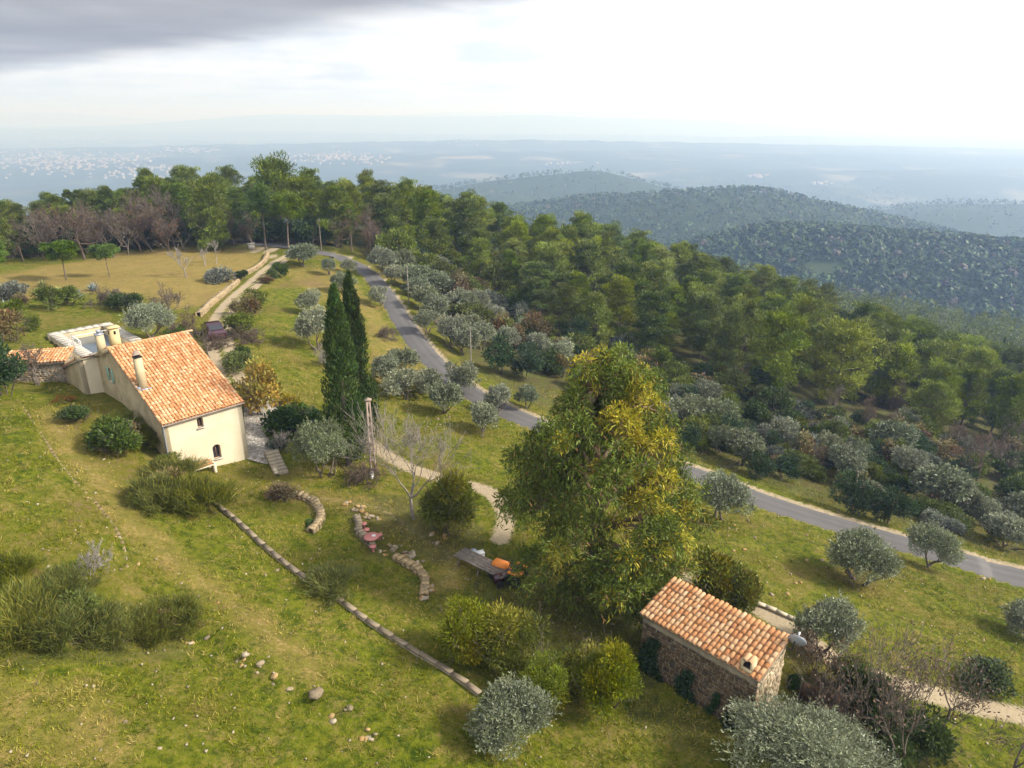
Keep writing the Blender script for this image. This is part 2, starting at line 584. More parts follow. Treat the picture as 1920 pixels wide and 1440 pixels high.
ff = t.mix(t.smooth(n2, 0.45, 0.6), ff, (0.09, 0.10, 0.025))
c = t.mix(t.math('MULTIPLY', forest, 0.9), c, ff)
dd = t.mix(n3, (0.29, 0.215, 0.125), (0.52, 0.42, 0.28))
dfac = t.smooth(t.math('ADD', dirt, t.math('MULTIPLY', t.math('SUBTRACT', n3, 0.5), 0.55)), 0.35, 0.62)
c = t.mix(dfac, c, dd)
c = t.mix(0.4, c, t.mix(n4, (0.35, 0.35, 0.35), (1.0, 1.0, 1.0)), 'MULTIPLY')
# the far country: woods, fields and bare plots
f1 = t.noise(pos, 0.0035, 6, 0.6)
f2 = t.voronoi(pos, 0.006, out='Color')
f2s = t.n('ShaderNodeSeparateColor')
t.link(f2, f2s.inputs[0])
wood = t.mix(t.noise(pos, 0.05, 4, 0.6), (0.020, 0.036, 0.012), (0.055, 0.072, 0.024))
field = t.ramp(f2s.outputs[0], [(0.0, (0.06, 0.085, 0.035)), (0.4, (0.10, 0.11, 0.055)), (0.7, (0.16, 0.145, 0.09)), (1.0, (0.23, 0.20, 0.15))])
open_ = t.math('MULTIPLY', t.smooth(f1, 0.46, 0.68), t.smooth(f2s.outputs[1], 0.25, 0.6))
posd = t.vmath('LENGTH', pos, out=1)
open_ = t.math('MULTIPLY', open_, t.smooth(posd, 1500, 2600))
farc = t.mix(open_, wood, field)
c = t.mix(farm, c, farc)
hgt = t.math('ADD', t.math('MULTIPLY', n3, 1.0), t.math('MULTIPLY', n4, 0.6))
t.link(principled(t, c, 0.95, 0.1, bump(t, hgt, 0.8, 0.12)), out.inputs[0])
MATS['ground'] = gm

# asphalt
m, t, out = new_mat('asphalt')
pos = t.n('ShaderNodeNewGeometry').outputs['Position']
uvc = t.n('ShaderNodeAttribute', attribute_name='col').outputs['Color']
n1 = t.noise(pos, 0.5, 5, 0.6)
n2 = t.noise(pos, 14, 4, 0.7)
c = t.mix(n1, (0.090, 0.083, 0.079), (0.140, 0.129, 0.122))
c = t.mix(0.4, c, t.mix(n2, (0.4, 0.4, 0.4), (1, 1, 1)), 'MULTIPLY')
c = t.mix(1.0, c, uvc, 'MULTIPLY')
t.link(principled(t, c, 0.85, 0.3, bump(t, n2, 0.3, 0.01)), out.inputs[0])
MATS['asphalt'] = m
noise_mat('gravel', (0.36, 0.29, 0.19), (0.60, 0.51, 0.37), 1.6, 0.95, 0.5, c3=(0.30, 0.25, 0.13), fine=30)
noise_mat('plaster', (0.63, 0.53, 0.36), (0.71, 0.61, 0.43), 0.8, 0.9, 0.12, fine=20)
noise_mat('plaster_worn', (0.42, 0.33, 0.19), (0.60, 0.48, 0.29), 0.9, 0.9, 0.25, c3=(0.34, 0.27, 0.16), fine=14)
noise_mat('plaster_yellow', (0.62, 0.47, 0.22), (0.70, 0.55, 0.29), 2, 0.9, 0.15)
noise_mat('mortar', (0.26, 0.215, 0.15), (0.40, 0.33, 0.23), 3, 0.95, 0.5)
noise_mat('stone', (0.20, 0.165, 0.12), (0.38, 0.33, 0.26), 5, 0.92, 0.45, attr=True)
noise_mat('limestone', (0.42, 0.37, 0.29), (0.66, 0.60, 0.50), 4, 0.9, 0.4, c3=(0.30, 0.25, 0.18), attr=True)
noise_mat('coping_stone', (0.46, 0.40, 0.31), (0.68, 0.61, 0.51), 3, 0.9, 0.4, c3=(0.30, 0.26, 0.21))
noise_mat('concrete', (0.27, 0.20, 0.155), (0.38, 0.285, 0.225), 3, 0.9, 0.3)
noise_mat('wood_grey', (0.15, 0.12, 0.095), (0.28, 0.23, 0.19), 5, 0.9, 0.3)
noise_mat('soil', (0.12, 0.075, 0.045), (0.26, 0.16, 0.09), 3, 0.95, 0.5)
plain_mat('white_paint', (0.78, 0.76, 0.72))
plain_mat('metal_grey', (0.38, 0.40, 0.44), 0.45, 0.5, 0.4)
plain_mat('metal_dark', (0.035, 0.035, 0.04), 0.5)
plain_mat('zinc', (0.36, 0.40, 0.50), 0.4, 0.5, 0.5)
plain_mat('shutter_green', (0.27, 0.44, 0.33), 0.7)
plain_mat('window_frame', (0.22, 0.10, 0.05), 0.6)
plain_mat('dark_void', (0.012, 0.010, 0.009), 0.8)
plain_mat('pink_paint', (0.46, 0.17, 0.145), 0.6, var=0.1)
plain_mat('orange_paint', (0.85, 0.25, 0.03), 0.45)
plain_mat('car_paint', (0.055, 0.018, 0.028), 0.2, 0.6)
plain_mat('rubber', (0.02, 0.02, 0.02), 0.8)
plain_mat('lamp_glass', (0.7, 0.72, 0.75), 0.1, 0.7)
plain_mat('blue_plastic', (0.20, 0.42, 0.60), 0.5)
plain_mat('red_cloth', (0.55, 0.06, 0.07), 0.8)
plain_mat('roof_far', (0.50, 0.33, 0.22), 0.8)
m, t, out = new_mat('glass_dark')
t.link(principled(t, (0.03, 0.03, 0.035), 0.08, 0.6), out.inputs[0])
MATS['glass_dark'] = m
m, t, out = new_mat('pool_water')
pos = t.n('ShaderNodeTexCoord').outputs['Object']
nn = t.noise(pos, 2.0, 3, 0.5)
t.link(principled(t, (0.10, 0.125, 0.145), 0.12, 0.5, bump(t, nn, 0.06, 0.02)), out.inputs[0])
MATS['pool_water'] = m

TILE_STOPS = [(0.0, (0.32, 0.13, 0.055)), (0.15, (0.46, 0.205, 0.085)), (0.40, (0.54, 0.26, 0.112)), (0.62, (0.565, 0.31, 0.15)), (0.82, (0.58, 0.37, 0.205)), (0.95, (0.61, 0.43, 0.265)), (1.0, (0.66, 0.53, 0.37))]
for nm, src in (('tile_single', 'obj'), ('tile_joined', 'att')):
    m, t, out = new_mat(nm)
    pos = t.n('ShaderNodeNewGeometry').outputs['Position']
    if src == 'obj':
        rnd = t.n('ShaderNodeObjectInfo').outputs['Random']
    else:
        a = t.n('ShaderNodeAttribute', attribute_name='col').outputs['Color']
        ss = t.n('ShaderNodeSeparateColor')
        t.link(a, ss.inputs[0])
        rnd = ss.outputs[0]
    base = t.ramp(t.math('MULTIPLY_ADD', rnd, 0.76, 0.08), TILE_STOPS)
    n1 = t.noise(pos, 1.3, 5, 0.65)
    n2 = t.noise(pos, 9, 5, 0.7)
    base = t.mix(t.math('MULTIPLY', t.smooth(t.math('ADD', t.math('MULTIPLY', n1, 0.6), t.math('MULTIPLY', n2, 0.5)), 0.60, 0.75), 0.7), base, (0.16, 0.12, 0.085))
    base = t.mix(t.math('MULTIPLY', t.smooth(n2, 0.60, 0.74), 0.2), base, (0.58, 0.50, 0.38))
    t.link(principled(t, base, 0.9, 0.2, bump(t, n2, 0.3, 0.02)), out.inputs[0])
    MATS[nm] = m

# ------------------------------------------------------------------ mesh helpers
class MB:
    """collects vertices, polygons and a colour per vertex; build() links ONE mesh object"""
    def __init__(self):
        self.v, self.c, self.f3, self.f4, self.n = [], [], [], [], 0

    def add(self, V, F, c=(1, 1, 1)):
        V = np.asarray(V, float).reshape(-1, 3)
        F = np.asarray(F, int)
        C = np.asarray(c, float)
        if C.ndim == 1:
            C = np.repeat(C[None], len(V), 0)
        (self.f3 if F.shape[1] == 3 else self.f4).append(F + self.n)
        self.v.append(V)
        self.c.append(C)
        self.n += len(V)

    def box(self, c, s, rz=0.0, col_=(1, 1, 1), jit=0.0, rng=None, taper=1.0):
        hx, hy, hz = s[0] / 2, s[1] / 2, s[2] / 2
        V = np.array([[x * hx * (taper if z > 0 else 1), y * hy * (taper if z > 0 else 1), z * hz] for z in (-1, 1) for y in (-1, 1) for x in (-1, 1)], float)
        if jit and rng is not None:
            V += rng.uniform(-jit, jit, V.shape) * np.array(s)
        if rz:
            ca, sa = math.cos(rz), math.sin(rz)
            V = np.stack([V[:, 0] * ca - V[:, 1] * sa, V[:, 0] * sa + V[:, 1] * ca, V[:, 2]], 1)
        self.add(V + np.asarray(c), [[0, 2, 3, 1], [4, 5, 7, 6], [0, 1, 5, 4], [2, 6, 7, 3], [0, 4, 6, 2], [1, 3, 7, 5]], col_)
        return self

    def tube(self, P, rad, sides=6, col_=(1, 1, 1), cap=True):
        P = np.asarray(P, float)
        rad = np.broadcast_to(np.asarray(rad, float), (len(P),))
        T = np.gradient(P, axis=0)
        T /= np.linalg.norm(T, axis=1)[:, None] + 1e-9
        ref = np.array([0.0, 0.0, 1.0]) if abs(T[0][2]) < 0.9 else np.array([1.0, 0, 0])
        A = np.cross(T, ref)
        A /= np.linalg.norm(A, axis=1)[:, None] + 1e-9
        B = np.cross(T, A)
        ang = np.linspace(0, 2 * np.pi, sides, endpoint=False)
        V = (P[:, None] + rad[:, None, None] * (np.cos(ang)[None, :, None] * A[:, None] + np.sin(ang)[None, :, None] * B[:, None])).reshape(-1, 3)
        k = np.arange(sides)
        k2 = (k + 1) % sides
        F = np.concatenate([np.stack([i * sides + k, i * sides + k2, (i + 1) * sides + k2, (i + 1) * sides + k], 1) for i in range(len(P) - 1)])
        self.add(V, F, col_)
        if cap and sides > 3:
            for i, flip in ((0, False), (len(P) - 1, True)):
                Vc = np.vstack([V[i * sides:(i + 1) * sides], P[i][None]])
                Fc = np.stack([k, k2, np.full(sides, sides)], 1)
                self.add(Vc, Fc[:, ::-1] if not flip else Fc, col_)
        return self

    def lathe(self, prof, seg=16, c=(0, 0, 0), col_=(1, 1, 1)):
        prof = np.asarray(prof, float)
        ang = np.linspace(0, 2 * np.pi, seg, endpoint=False)
        V = np.stack([prof[:, None, 0] * np.cos(ang), prof[:, None, 0] * np.sin(ang), np.repeat(prof[:, 1:2], seg, 1)], -1).reshape(-1, 3) + np.asarray(c)
        k = np.arange(seg)
        k2 = (k + 1) % seg
        F = np.concatenate([np.stack([i * seg + k, i * seg + k2, (i + 1) * seg + k2, (i + 1) * seg + k], 1) for i in range(len(prof) - 1)])
        self.add(V, F, col_)
        return self

    def leaves(self, P, D, L, W, C, rng, side=None):
        """rhombic leaves: base point, direction, length, width"""
        n = len(P)
        D = D / (np.linalg.norm(D, axis=1)[:, None] + 1e-9)
        S = np.cross(D, rng.normal(size=(n, 3))) if side is None else side
        S /= np.linalg.norm(S, axis=1)[:, None] + 1e-9
        L = np.broadcast_to(np.asarray(L, float), (n,))[:, None]
        W = np.broadcast_to(np.asarray(W, float), (n,))[:, None]
        V = np.stack([P, P + D * L * 0.5 + S * W * 0.5, P + D * L, P + D * L * 0.5 - S * W * 0.5], 1).reshape(-1, 3)
        F = np.arange(4 * n).reshape(n, 4)
        self.add(V, F, np.repeat(np.broadcast_to(np.asarray(C, float), (n, 3)), 4, 0))
        return self

    def mesh(self, name, mat, smooth=False):
        me = bpy.data.meshes.new(name)
        V = np.concatenate(self.v)
        f4 = np.concatenate(self.f4) if self.f4 else np.zeros((0, 4), int)
        f3 = np.concatenate(self.f3) if self.f3 else np.zeros((0, 3), int)
        me.vertices.add(len(V))
        me.vertices.foreach_set('co', V.astype(np.float32).ravel())
        nl = 4 * len(f4) + 3 * len(f3)
        me.loops.add(nl)
        me.loops.foreach_set('vertex_index', np.concatenate([f4.ravel(), f3.ravel()]).astype(np.int32))
        me.polygons.add(len(f4) + len(f3))
        st = np.concatenate([np.arange(len(f4)) * 4, 4 * len(f4) + np.arange(len(f3)) * 3]).astype(np.int32)
        me.polygons.foreach_set('loop_start', st)
        if smooth:
            me.polygons.foreach_set('use_smooth', np.ones(len(st), bool))
        me.update(calc_edges=True)
        at = me.attributes.new('col', 'FLOAT_COLOR', 'POINT')
        C = np.concatenate(self.c)
        at.data.foreach_set('color', np.hstack([C, np.ones((len(C), 1))]).astype(np.float32).ravel())
        me.materials.append(MATS[mat] if isinstance(mat, str) else mat)
        return me

    def build(self, name, mat, parent=None, smooth=False, loc=None):
        o = bpy.data.objects.new(name, self.mesh(name, mat, smooth))
        col.objects.link(o)
        o.parent = parent
        if loc is not None:
            o.location = loc
        return o


def tag(o, label=None, cat=None, group=None, kind=None):
    for k, v in (('label', label), ('category', cat), ('group', group), ('kind', kind)):
        if v is not None:
            o[k] = v
    return o


def empty(name, loc, rz=0.0):
    o = bpy.data.objects.new(name, None)
    col.objects.link(o)
    o.location = loc
    o.rotation_euler = (0, 0, rz)
    o.empty_display_size = 0.2
    return o


def inst(name, mesh, parent, loc=(0, 0, 0), rot=(0, 0, 0), scale=(1, 1, 1)):
    o = bpy.data.objects.new(name, mesh)
    col.objects.link(o)
    o.parent = parent
    o.location, o.rotation_euler, o.scale = loc, rot, scale
    return o


def unit(v):
    v = np.asarray(v, float)
    return v / (np.linalg.norm(v, axis=-1, keepdims=True) + 1e-9)


def sphere_pts(n, rng):
    return unit(rng.normal(size=(n, 3)))


def vary(rng, n, base, amt=0.25, hue=0.1):
    base = np.asarray(base, float)
    k = rng.uniform(1 - amt, 1 + amt, (n, 1))
    return np.clip(base * k * (1 + rng.uniform(-hue, hue, (n, 3))), 0.003, 1)


def grow(rng, p, d, length, rad, depth_, out, tips, spread=0.6, nseg=4, kids=(2, 4), shrink=0.68, up=0.12, wob=0.12, rshrink=0.6, mid=True):
    """recursive limbs; out gets (points, radii, level), tips gets (end point, direction)"""
    P = [np.array(p, float)]
    d = unit(d)
    dirs = [d]
    for i in range(nseg):
        d = unit(d + rng.normal(size=3) * wob + np.array([0, 0, up]))
        P.append(P[-1] + d * length / nseg)
        dirs.append(d)
    r = np.linspace(rad, rad * rshrink, nseg + 1)
    out.append((np.array(P), r, depth_))
    if depth_ == 0:
        tips.append((P[-1], d))
        return
    k = rng.integers(kids[0], kids[1] + 1)
    for j in range(k):
        at = nseg if (j < 2 or not mid) else rng.integers(max(1, nseg // 2), nseg + 1)
        nd = unit(dirs[at] + rng.normal(size=3) * spread)
        grow(rng, P[at], nd, length * shrink * rng.uniform(0.75, 1.2), r[at] * 0.72, depth_ - 1, out, tips, spread, nseg, kids, shrink, up, wob, rshrink, mid)


def limbs_to(mb, out, sides=(6, 5, 4, 3, 3, 3, 3), top=None, minr=0.006):
    mx = max(l for _, _, l in out)
    for P, r, l in out:
        mb.tube(P, np.maximum(r, minr), sides[min(mx - l, len(sides) - 1)], cap=False)


# ------------------------------------------------------------------ plants (each returns trunk mesh, crown mesh)
def clump(mb, rng, c, r, n, L, W, base, flat=0.7, upb=0.5, amt=0.3, shell=0.55):
    s = sphere_pts(n, rng)
    rad = rng.uniform(shell, 1.0, (n, 1)) ** 0.7
    P = c + s * rad * np.array([r, r, r * flat])
    D = s + np.array([0, 0, upb]) + rng.normal(size=(n, 3)) * 0.45
    mb.leaves(P, D, rng.uniform(0.7, 1.3, n) * L, W * rng.uniform(0.7, 1.3, n), vary(rng, n, base, amt, 0.08), rng)


def make_pine(seed, h=10.0, wide=0.30, bare=0.22, hue=(0.075, 0.105, 0.016), nper=140, L=0.42, W=0.09, umbrella=False, hero=False):
    rng = np.random.default_rng(seed)
    tb, cb = MB(), MB()
    lean = rng.normal(size=2) * 0.03 * h
    tp = np.array([[lean[0] * t ** 2 + 0.012 * h * math.sin(5 * t + seed), lean[1] * t ** 2, h * 0.93 * t] for t in np.linspace(0, 1, 8)])
    tp[0, 2] = -0.5
    tb.tube(tp, np.linspace(0.02 * h, 0.005 * h, 8), 7)
    nb = int(30 if not hero else 46)
    for i in range(nb):
        f = (i + rng.uniform(0, 1)) / nb
        t = bare + (1 - bare) * f
        if umbrella:
            t = 0.62 + 0.36 * f
            ln = h * wide * (0.55 + 0.5 * math.sqrt(max(0, 1 - f * 0.9))) * rng.uniform(0.55, 1.1)
        else:
            env = (min(1, f / 0.22)) ** 0.6 * (1 - f ** 2.2 * 0.86)
            ln = h * wide * env * rng.uniform(0.55, 1.18)
        a = i * 2.4 + rng.uniform(-0.5, 0.5)
        base = np.array([np.interp(t, np.linspace(0, 1, 8), tp[:, 0]), np.interp(t, np.linspace(0, 1, 8), tp[:, 1]), h * 0.93 * t])
        rise = (0.10 + 0.55 * f) if not umbrella else 0.75 - 0.3 * f
        d = unit(np.array([math.cos(a), math.sin(a), rise]))
        P = [base]
        for s in range(4):
            d = unit(d + rng.normal(size=3) * 0.14 + np.array([0, 0, 0.07]))
            P.append(P[-1] + d * ln / 4)
        tb.tube(P, np.linspace(0.0065 * h, 0.0018 * h, 5), 4, cap=False)
        tone = np.array(hue) * rng.uniform(0.6, 1.4) * np.array([rng.uniform(0.88, 1.06), 1.0, 1.0])
        ks = rng.integers(3, 5)
        for k in range(ks):
            c = P[-1 - min(k, 2)] + rng.normal(size=3) * h * np.array([0.035, 0.035, 0.018]) * (1 + 0.5 * k)
            r = h * rng.uniform(0.055, 0.105) * (1.0 if not umbrella else 1.1)
            clump(cb, rng, c, r, int(nper * rng.uniform(0.6, 1.2)), L, W, tone, 0.45 if not umbrella else 0.6, 0.9, 0.3, 0.3)
    return tb.mesh('pine_trunk', 'bark'), cb.mesh('pine_crown', 'needle')


def make_olive(seed, w_=4.0, h=3.6, n=5200, L=0.26, W=0.085, hue=(0.22, 0.235, 0.15), lobes=17, trunk_h=0.7):
    rng = np.random.default_rng(seed)
    tb, cb = MB(), MB()
    out, tips = [], []
    for k in range(rng.integers(2, 4)):
        grow(rng, (rng.normal() * 0.12, rng.normal() * 0.12, -0.3), (rng.normal() * 0.35, rng.normal() * 0.35, 1), trunk_h + 0.6, 0.13, 3, out, tips, 0.55, 4, (2, 3), 0.72, 0.1, 0.2)
    limbs_to(tb, out)
    for i in range(lobes):
        s = sphere_pts(1, rng)[0]
        s[2] = abs(s[2]) * 0.9 - 0.28
        c = np.array([0, 0, h * 0.56]) + s * np.array([w_ * 0.34, w_ * 0.34, h * 0.36]) * rng.uniform(0.72, 1.1)
        r = w_ * rng.uniform(0.13, 0.22)
        tone = np.array(hue) * rng.uniform(0.72, 1.28)
        m = int(n / lobes * rng.uniform(0.75, 1.25))
        # twigs in sprays so that the outline stays feathery
        s2 = sphere_pts(m, rng)
        rad = rng.uniform(0.25, 1.0, (m, 1)) ** 0.55
        P = c + s2 * rad * r * np.array([1, 1, 0.9])
        D = s2 * 0.7 + np.array([0, 0, 0.45]) + rng.normal(size=(m, 3)) * 0.5
        Cc = vary(rng, m, tone, 0.3, 0.06)
        pale = rng.random(m) < 0.3
        Cc[pale] = Cc[pale] * 0.6 + np.array([0.26, 0.28, 0.21]) * 0.75
        cb.leaves(P, D, L * rng.uniform(0.7, 1.3, m), W * rng.uniform(0.7, 1.3, m), Cc, rng)
        ns = 16
        s3 = sphere_pts(ns, rng)
        s3[:, 2] = np.abs(s3[:, 2])
        for q in s3:
            tt = rng.uniform(0, 1, 14)[:, None]
            P = c + q * r * (0.8 + 0.5 * tt)
            cb.leaves(P, q + rng.normal(size=(14, 3)) * 0.6, L, W, vary(rng, 14, tone * 1.1, 0.25, 0.06), rng)
    return tb.mesh('olive_trunk', 'bark'), cb.mesh('olive_crown', 'olive_leaf')


def make_bush(seed, w_=2.2, h=1.8, n=3000, L=0.16, W=0.07, hue=(0.05, 0.08, 0.02), lobes=12, mat='leaf', accent=None, open_=0.3, trunkmat='twig'):
    rng = np.random.default_rng(seed)
    tb, cb = MB(), MB()
    out, tips = [], []
    for k in range(5):
        a = rng.uniform(0, 6.28)
        grow(rng, (0.1 * math.cos(a), 0.1 * math.sin(a), -0.2), (0.5 * math.cos(a), 0.5 * math.sin(a), 1), h * 0.45, 0.03, 2, out, tips, 0.5, 3, (2, 3), 0.7)
    limbs_to(tb, out, (4, 3, 3))
    for i in range(lobes):
        s = sphere_pts(1, rng)[0]
        s[2] = abs(s[2])
        c = np.array([0, 0, h * 0.29]) + s * np.array([w_ * 0.36, w_ * 0.36, h * 0.48]) * rng.uniform(0.5, 1.1)
        tone = np.array(hue) * rng.uniform(0.65, 1.35)
        if accent is not None and rng.random() < 0.3:
            tone = np.array(accent) * rng.uniform(0.7, 1.2)
        clump(cb, rng, c, w_ * rng.uniform(0.15, 0.24), int(n / lobes), L, W, tone, 0.85, 0.4, 0.35, open_)
    return tb.mesh('bush_stem', trunkmat), cb.mesh('bush_crown', mat)


def make_broom(seed, w_=2.6, h=1.9, n=2600, hue=(0.135, 0.15, 0.018), tip=(0.26, 0.24, 0.025)):
    """rush-like shrub: fans of thin upright green rods on woody stems"""
    rng = np.random.default_rng(seed)
    tb, cb = MB(), MB()
    heads = []
    for k in range(44):
        a = rng.uniform(0, 6.28)
        sp_ = rng.uniform(0.1, 1.0)
        d = unit([math.cos(a) * sp_, math.sin(a) * sp_, rng.uniform(0.5, 1.1)])
        P = [np.array([rng.normal() * 0.12, rng.normal() * 0.12, -0.15])]
        ln = h * rng.uniform(0.4, 0.9)
        for s in range(4):
            d = unit(d + rng.normal(size=3) * 0.22)
            P.append(P[-1] + d * ln / 4)
        tb.tube(P, np.linspace(0.028, 0.008, 5), 4, cap=False)
        heads.append((P[-1], d))
        heads.append((P[-2], unit(d + rng.normal(size=3) * 0.5)))
    per = n // len(heads)
    for (p, d) in heads:
        tone = np.array(hue) * rng.uniform(0.6, 1.25)
        D = d * 0.6 + np.array([0, 0, 0.75]) + rng.normal(size=(per, 3)) * 0.42
        Lr = h * rng.uniform(0.12, 0.32, per)
        P = p + rng.normal(size=(per, 3)) * 0.06 * w_
        Cc = vary(rng, per, tone, 0.3, 0.08)
        y = rng.random(per) < 0.25
        Cc[y] = vary(rng, y.sum(), tip, 0.25)
        cb.leaves(P, D, Lr, 0.014 * rng.uniform(0.8, 1.6, per), Cc, rng)
    return tb.mesh('broom_stem', 'twig'), cb.mesh('broom_rods', 'leaf')


def make_bare(seed, h=6.0, levels=5, mat='twig', trunk_frac=0.2, spread=0.55, kids=(2, 4), rad=0.13, up=0.12, nseg=4, stems=1, wob=0.12, leafcol=None, nleaf=0, shrink=0.7, minr=0.008, round_=False):
    rng = np.random.default_rng(seed)
    tb = MB()
    out, tips = [], []
    for s in range(stems):
        d0 = (rng.normal() * 0.12 * stems, rng.normal() * 0.12 * stems, 1)
        grow(rng, (0.0, 0.0, -0.3), d0, h * trunk_frac, rad, levels, out, tips, spread, nseg, kids, shrink, up, wob)
    top = max(P[:, 2].max() for P, _, _ in out)
    k = h / top
    out = [(P * k, r, l) for P, r, l in out]
    big = [o for o in out if o[2] >= levels - 2]
    small = [o for o in out if o[2] < levels - 2]
    mx = levels
    t1, t2 = MB(), MB()
    for P, r, l in big:
        t1.tube(P, np.maximum(r, minr * 1.5), (7, 5, 4)[min(mx - l, 2)], cap=False)
    for P, r, l in small:
        t2.tube(P[::2] if len(P) > 3 and l == 0 else P, np.maximum(r if not (len(P) > 3 and l == 0) else r[::2], minr), 3, cap=False)
    m2 = None
    if nleaf:
        lf = MB()
        ends = np.array([t[0] for t in tips]) * k
        idx = rng.integers(0, len(ends), nleaf)
        P = ends[idx] + rng.normal(size=(nleaf, 3)) * 0.22
        lf.leaves(P, rng.normal(size=(nleaf, 3)) + np.array([0, 0, -0.4]), rng.uniform(0.10, 0.22, nleaf), 0.08, vary(rng, nleaf, leafcol, 0.35, 0.12), rng)
        m2 = lf.mesh('dry_leaves', 'leaf')
    return t1.mesh('bare_trunk', mat), t2.mesh('bare_twigs', mat), m2


def make_cypress(seed, h=13.0, r=1.35, n=26000):
    rng = np.random.default_rng(seed)
    tb, cb = MB(), MB()
    tb.tube([(0, 0, -0.5), (0, 0, h * 0.3), (0.05, 0, h * 0.8)], [0.24, 0.2, 0.04], 7)
    # plumes: narrow upright sub-spindles bundled around the axis
    plumes = 130
    per = n // plumes
    for i in range(plumes):
        t = rng.uniform(0.0, 1) ** 0.85
        prof = min(1, (t + 0.03) / 0.14) ** 0.55 * (1 - t) ** 0.62 * 1.12
        a = rng.uniform(0, 6.28)
        rr = r * prof * rng.uniform(0.45, 0.9)
        L = h * rng.uniform(0.10, 0.20) * (1 - 0.35 * t)
        z0 = 0.25 + t * (h - L) * 0.985
        base = np.array([rr * math.cos(a), rr * math.sin(a), z0])
        tone = np.array([0.042, 0.080, 0.012]) * rng.uniform(0.65, 1.5) * np.array([rng.uniform(0.9, 1.5), 1, 1])
        s = rng.uniform(0, 1, per)
        lr = r * 0.34 * (0.25 + 0.75 * prof) * np.sin(np.pi * np.clip(s * 0.85 + 0.12, 0, 1)) ** 0.8
        q = sphere_pts(per, rng)
        P = base + np.stack([q[:, 0] * lr - math.cos(a) * rr * 0.35 * s * 0.6, q[:, 1] * lr - math.sin(a) * rr * 0.35 * s * 0.6, s * L], 1)
        D = np.stack([q[:, 0] * 0.55, q[:, 1] * 0.55, np.full(per, 1.0)], 1) + rng.normal(size=(per, 3)) * 0.25
        cb.leaves(P, D, rng.uniform(0.18, 0.36, per), 0.075 * rng.uniform(0.7, 1.3, per), vary(rng, per, tone, 0.35, 0.1), rng)
    # the slim leader
    m = 700
    s = rng.uniform(0, 1, m)
    q = sphere_pts(m, rng)
    P = np.stack([q[:, 0] * 0.24 * (1 - s * 0.8), q[:, 1] * 0.24 * (1 - s * 0.8), h * 0.86 + s * h * 0.14], 1)
    cb.leaves(P, q * 0.4 + np.array([0, 0, 1]), 0.26, 0.07, vary(rng, m, (0.03, 0.06, 0.012), 0.35), rng)
    return tb.mesh('cypress_trunk', 'bark'), cb.mesh('cypress_crown', 'leaf')


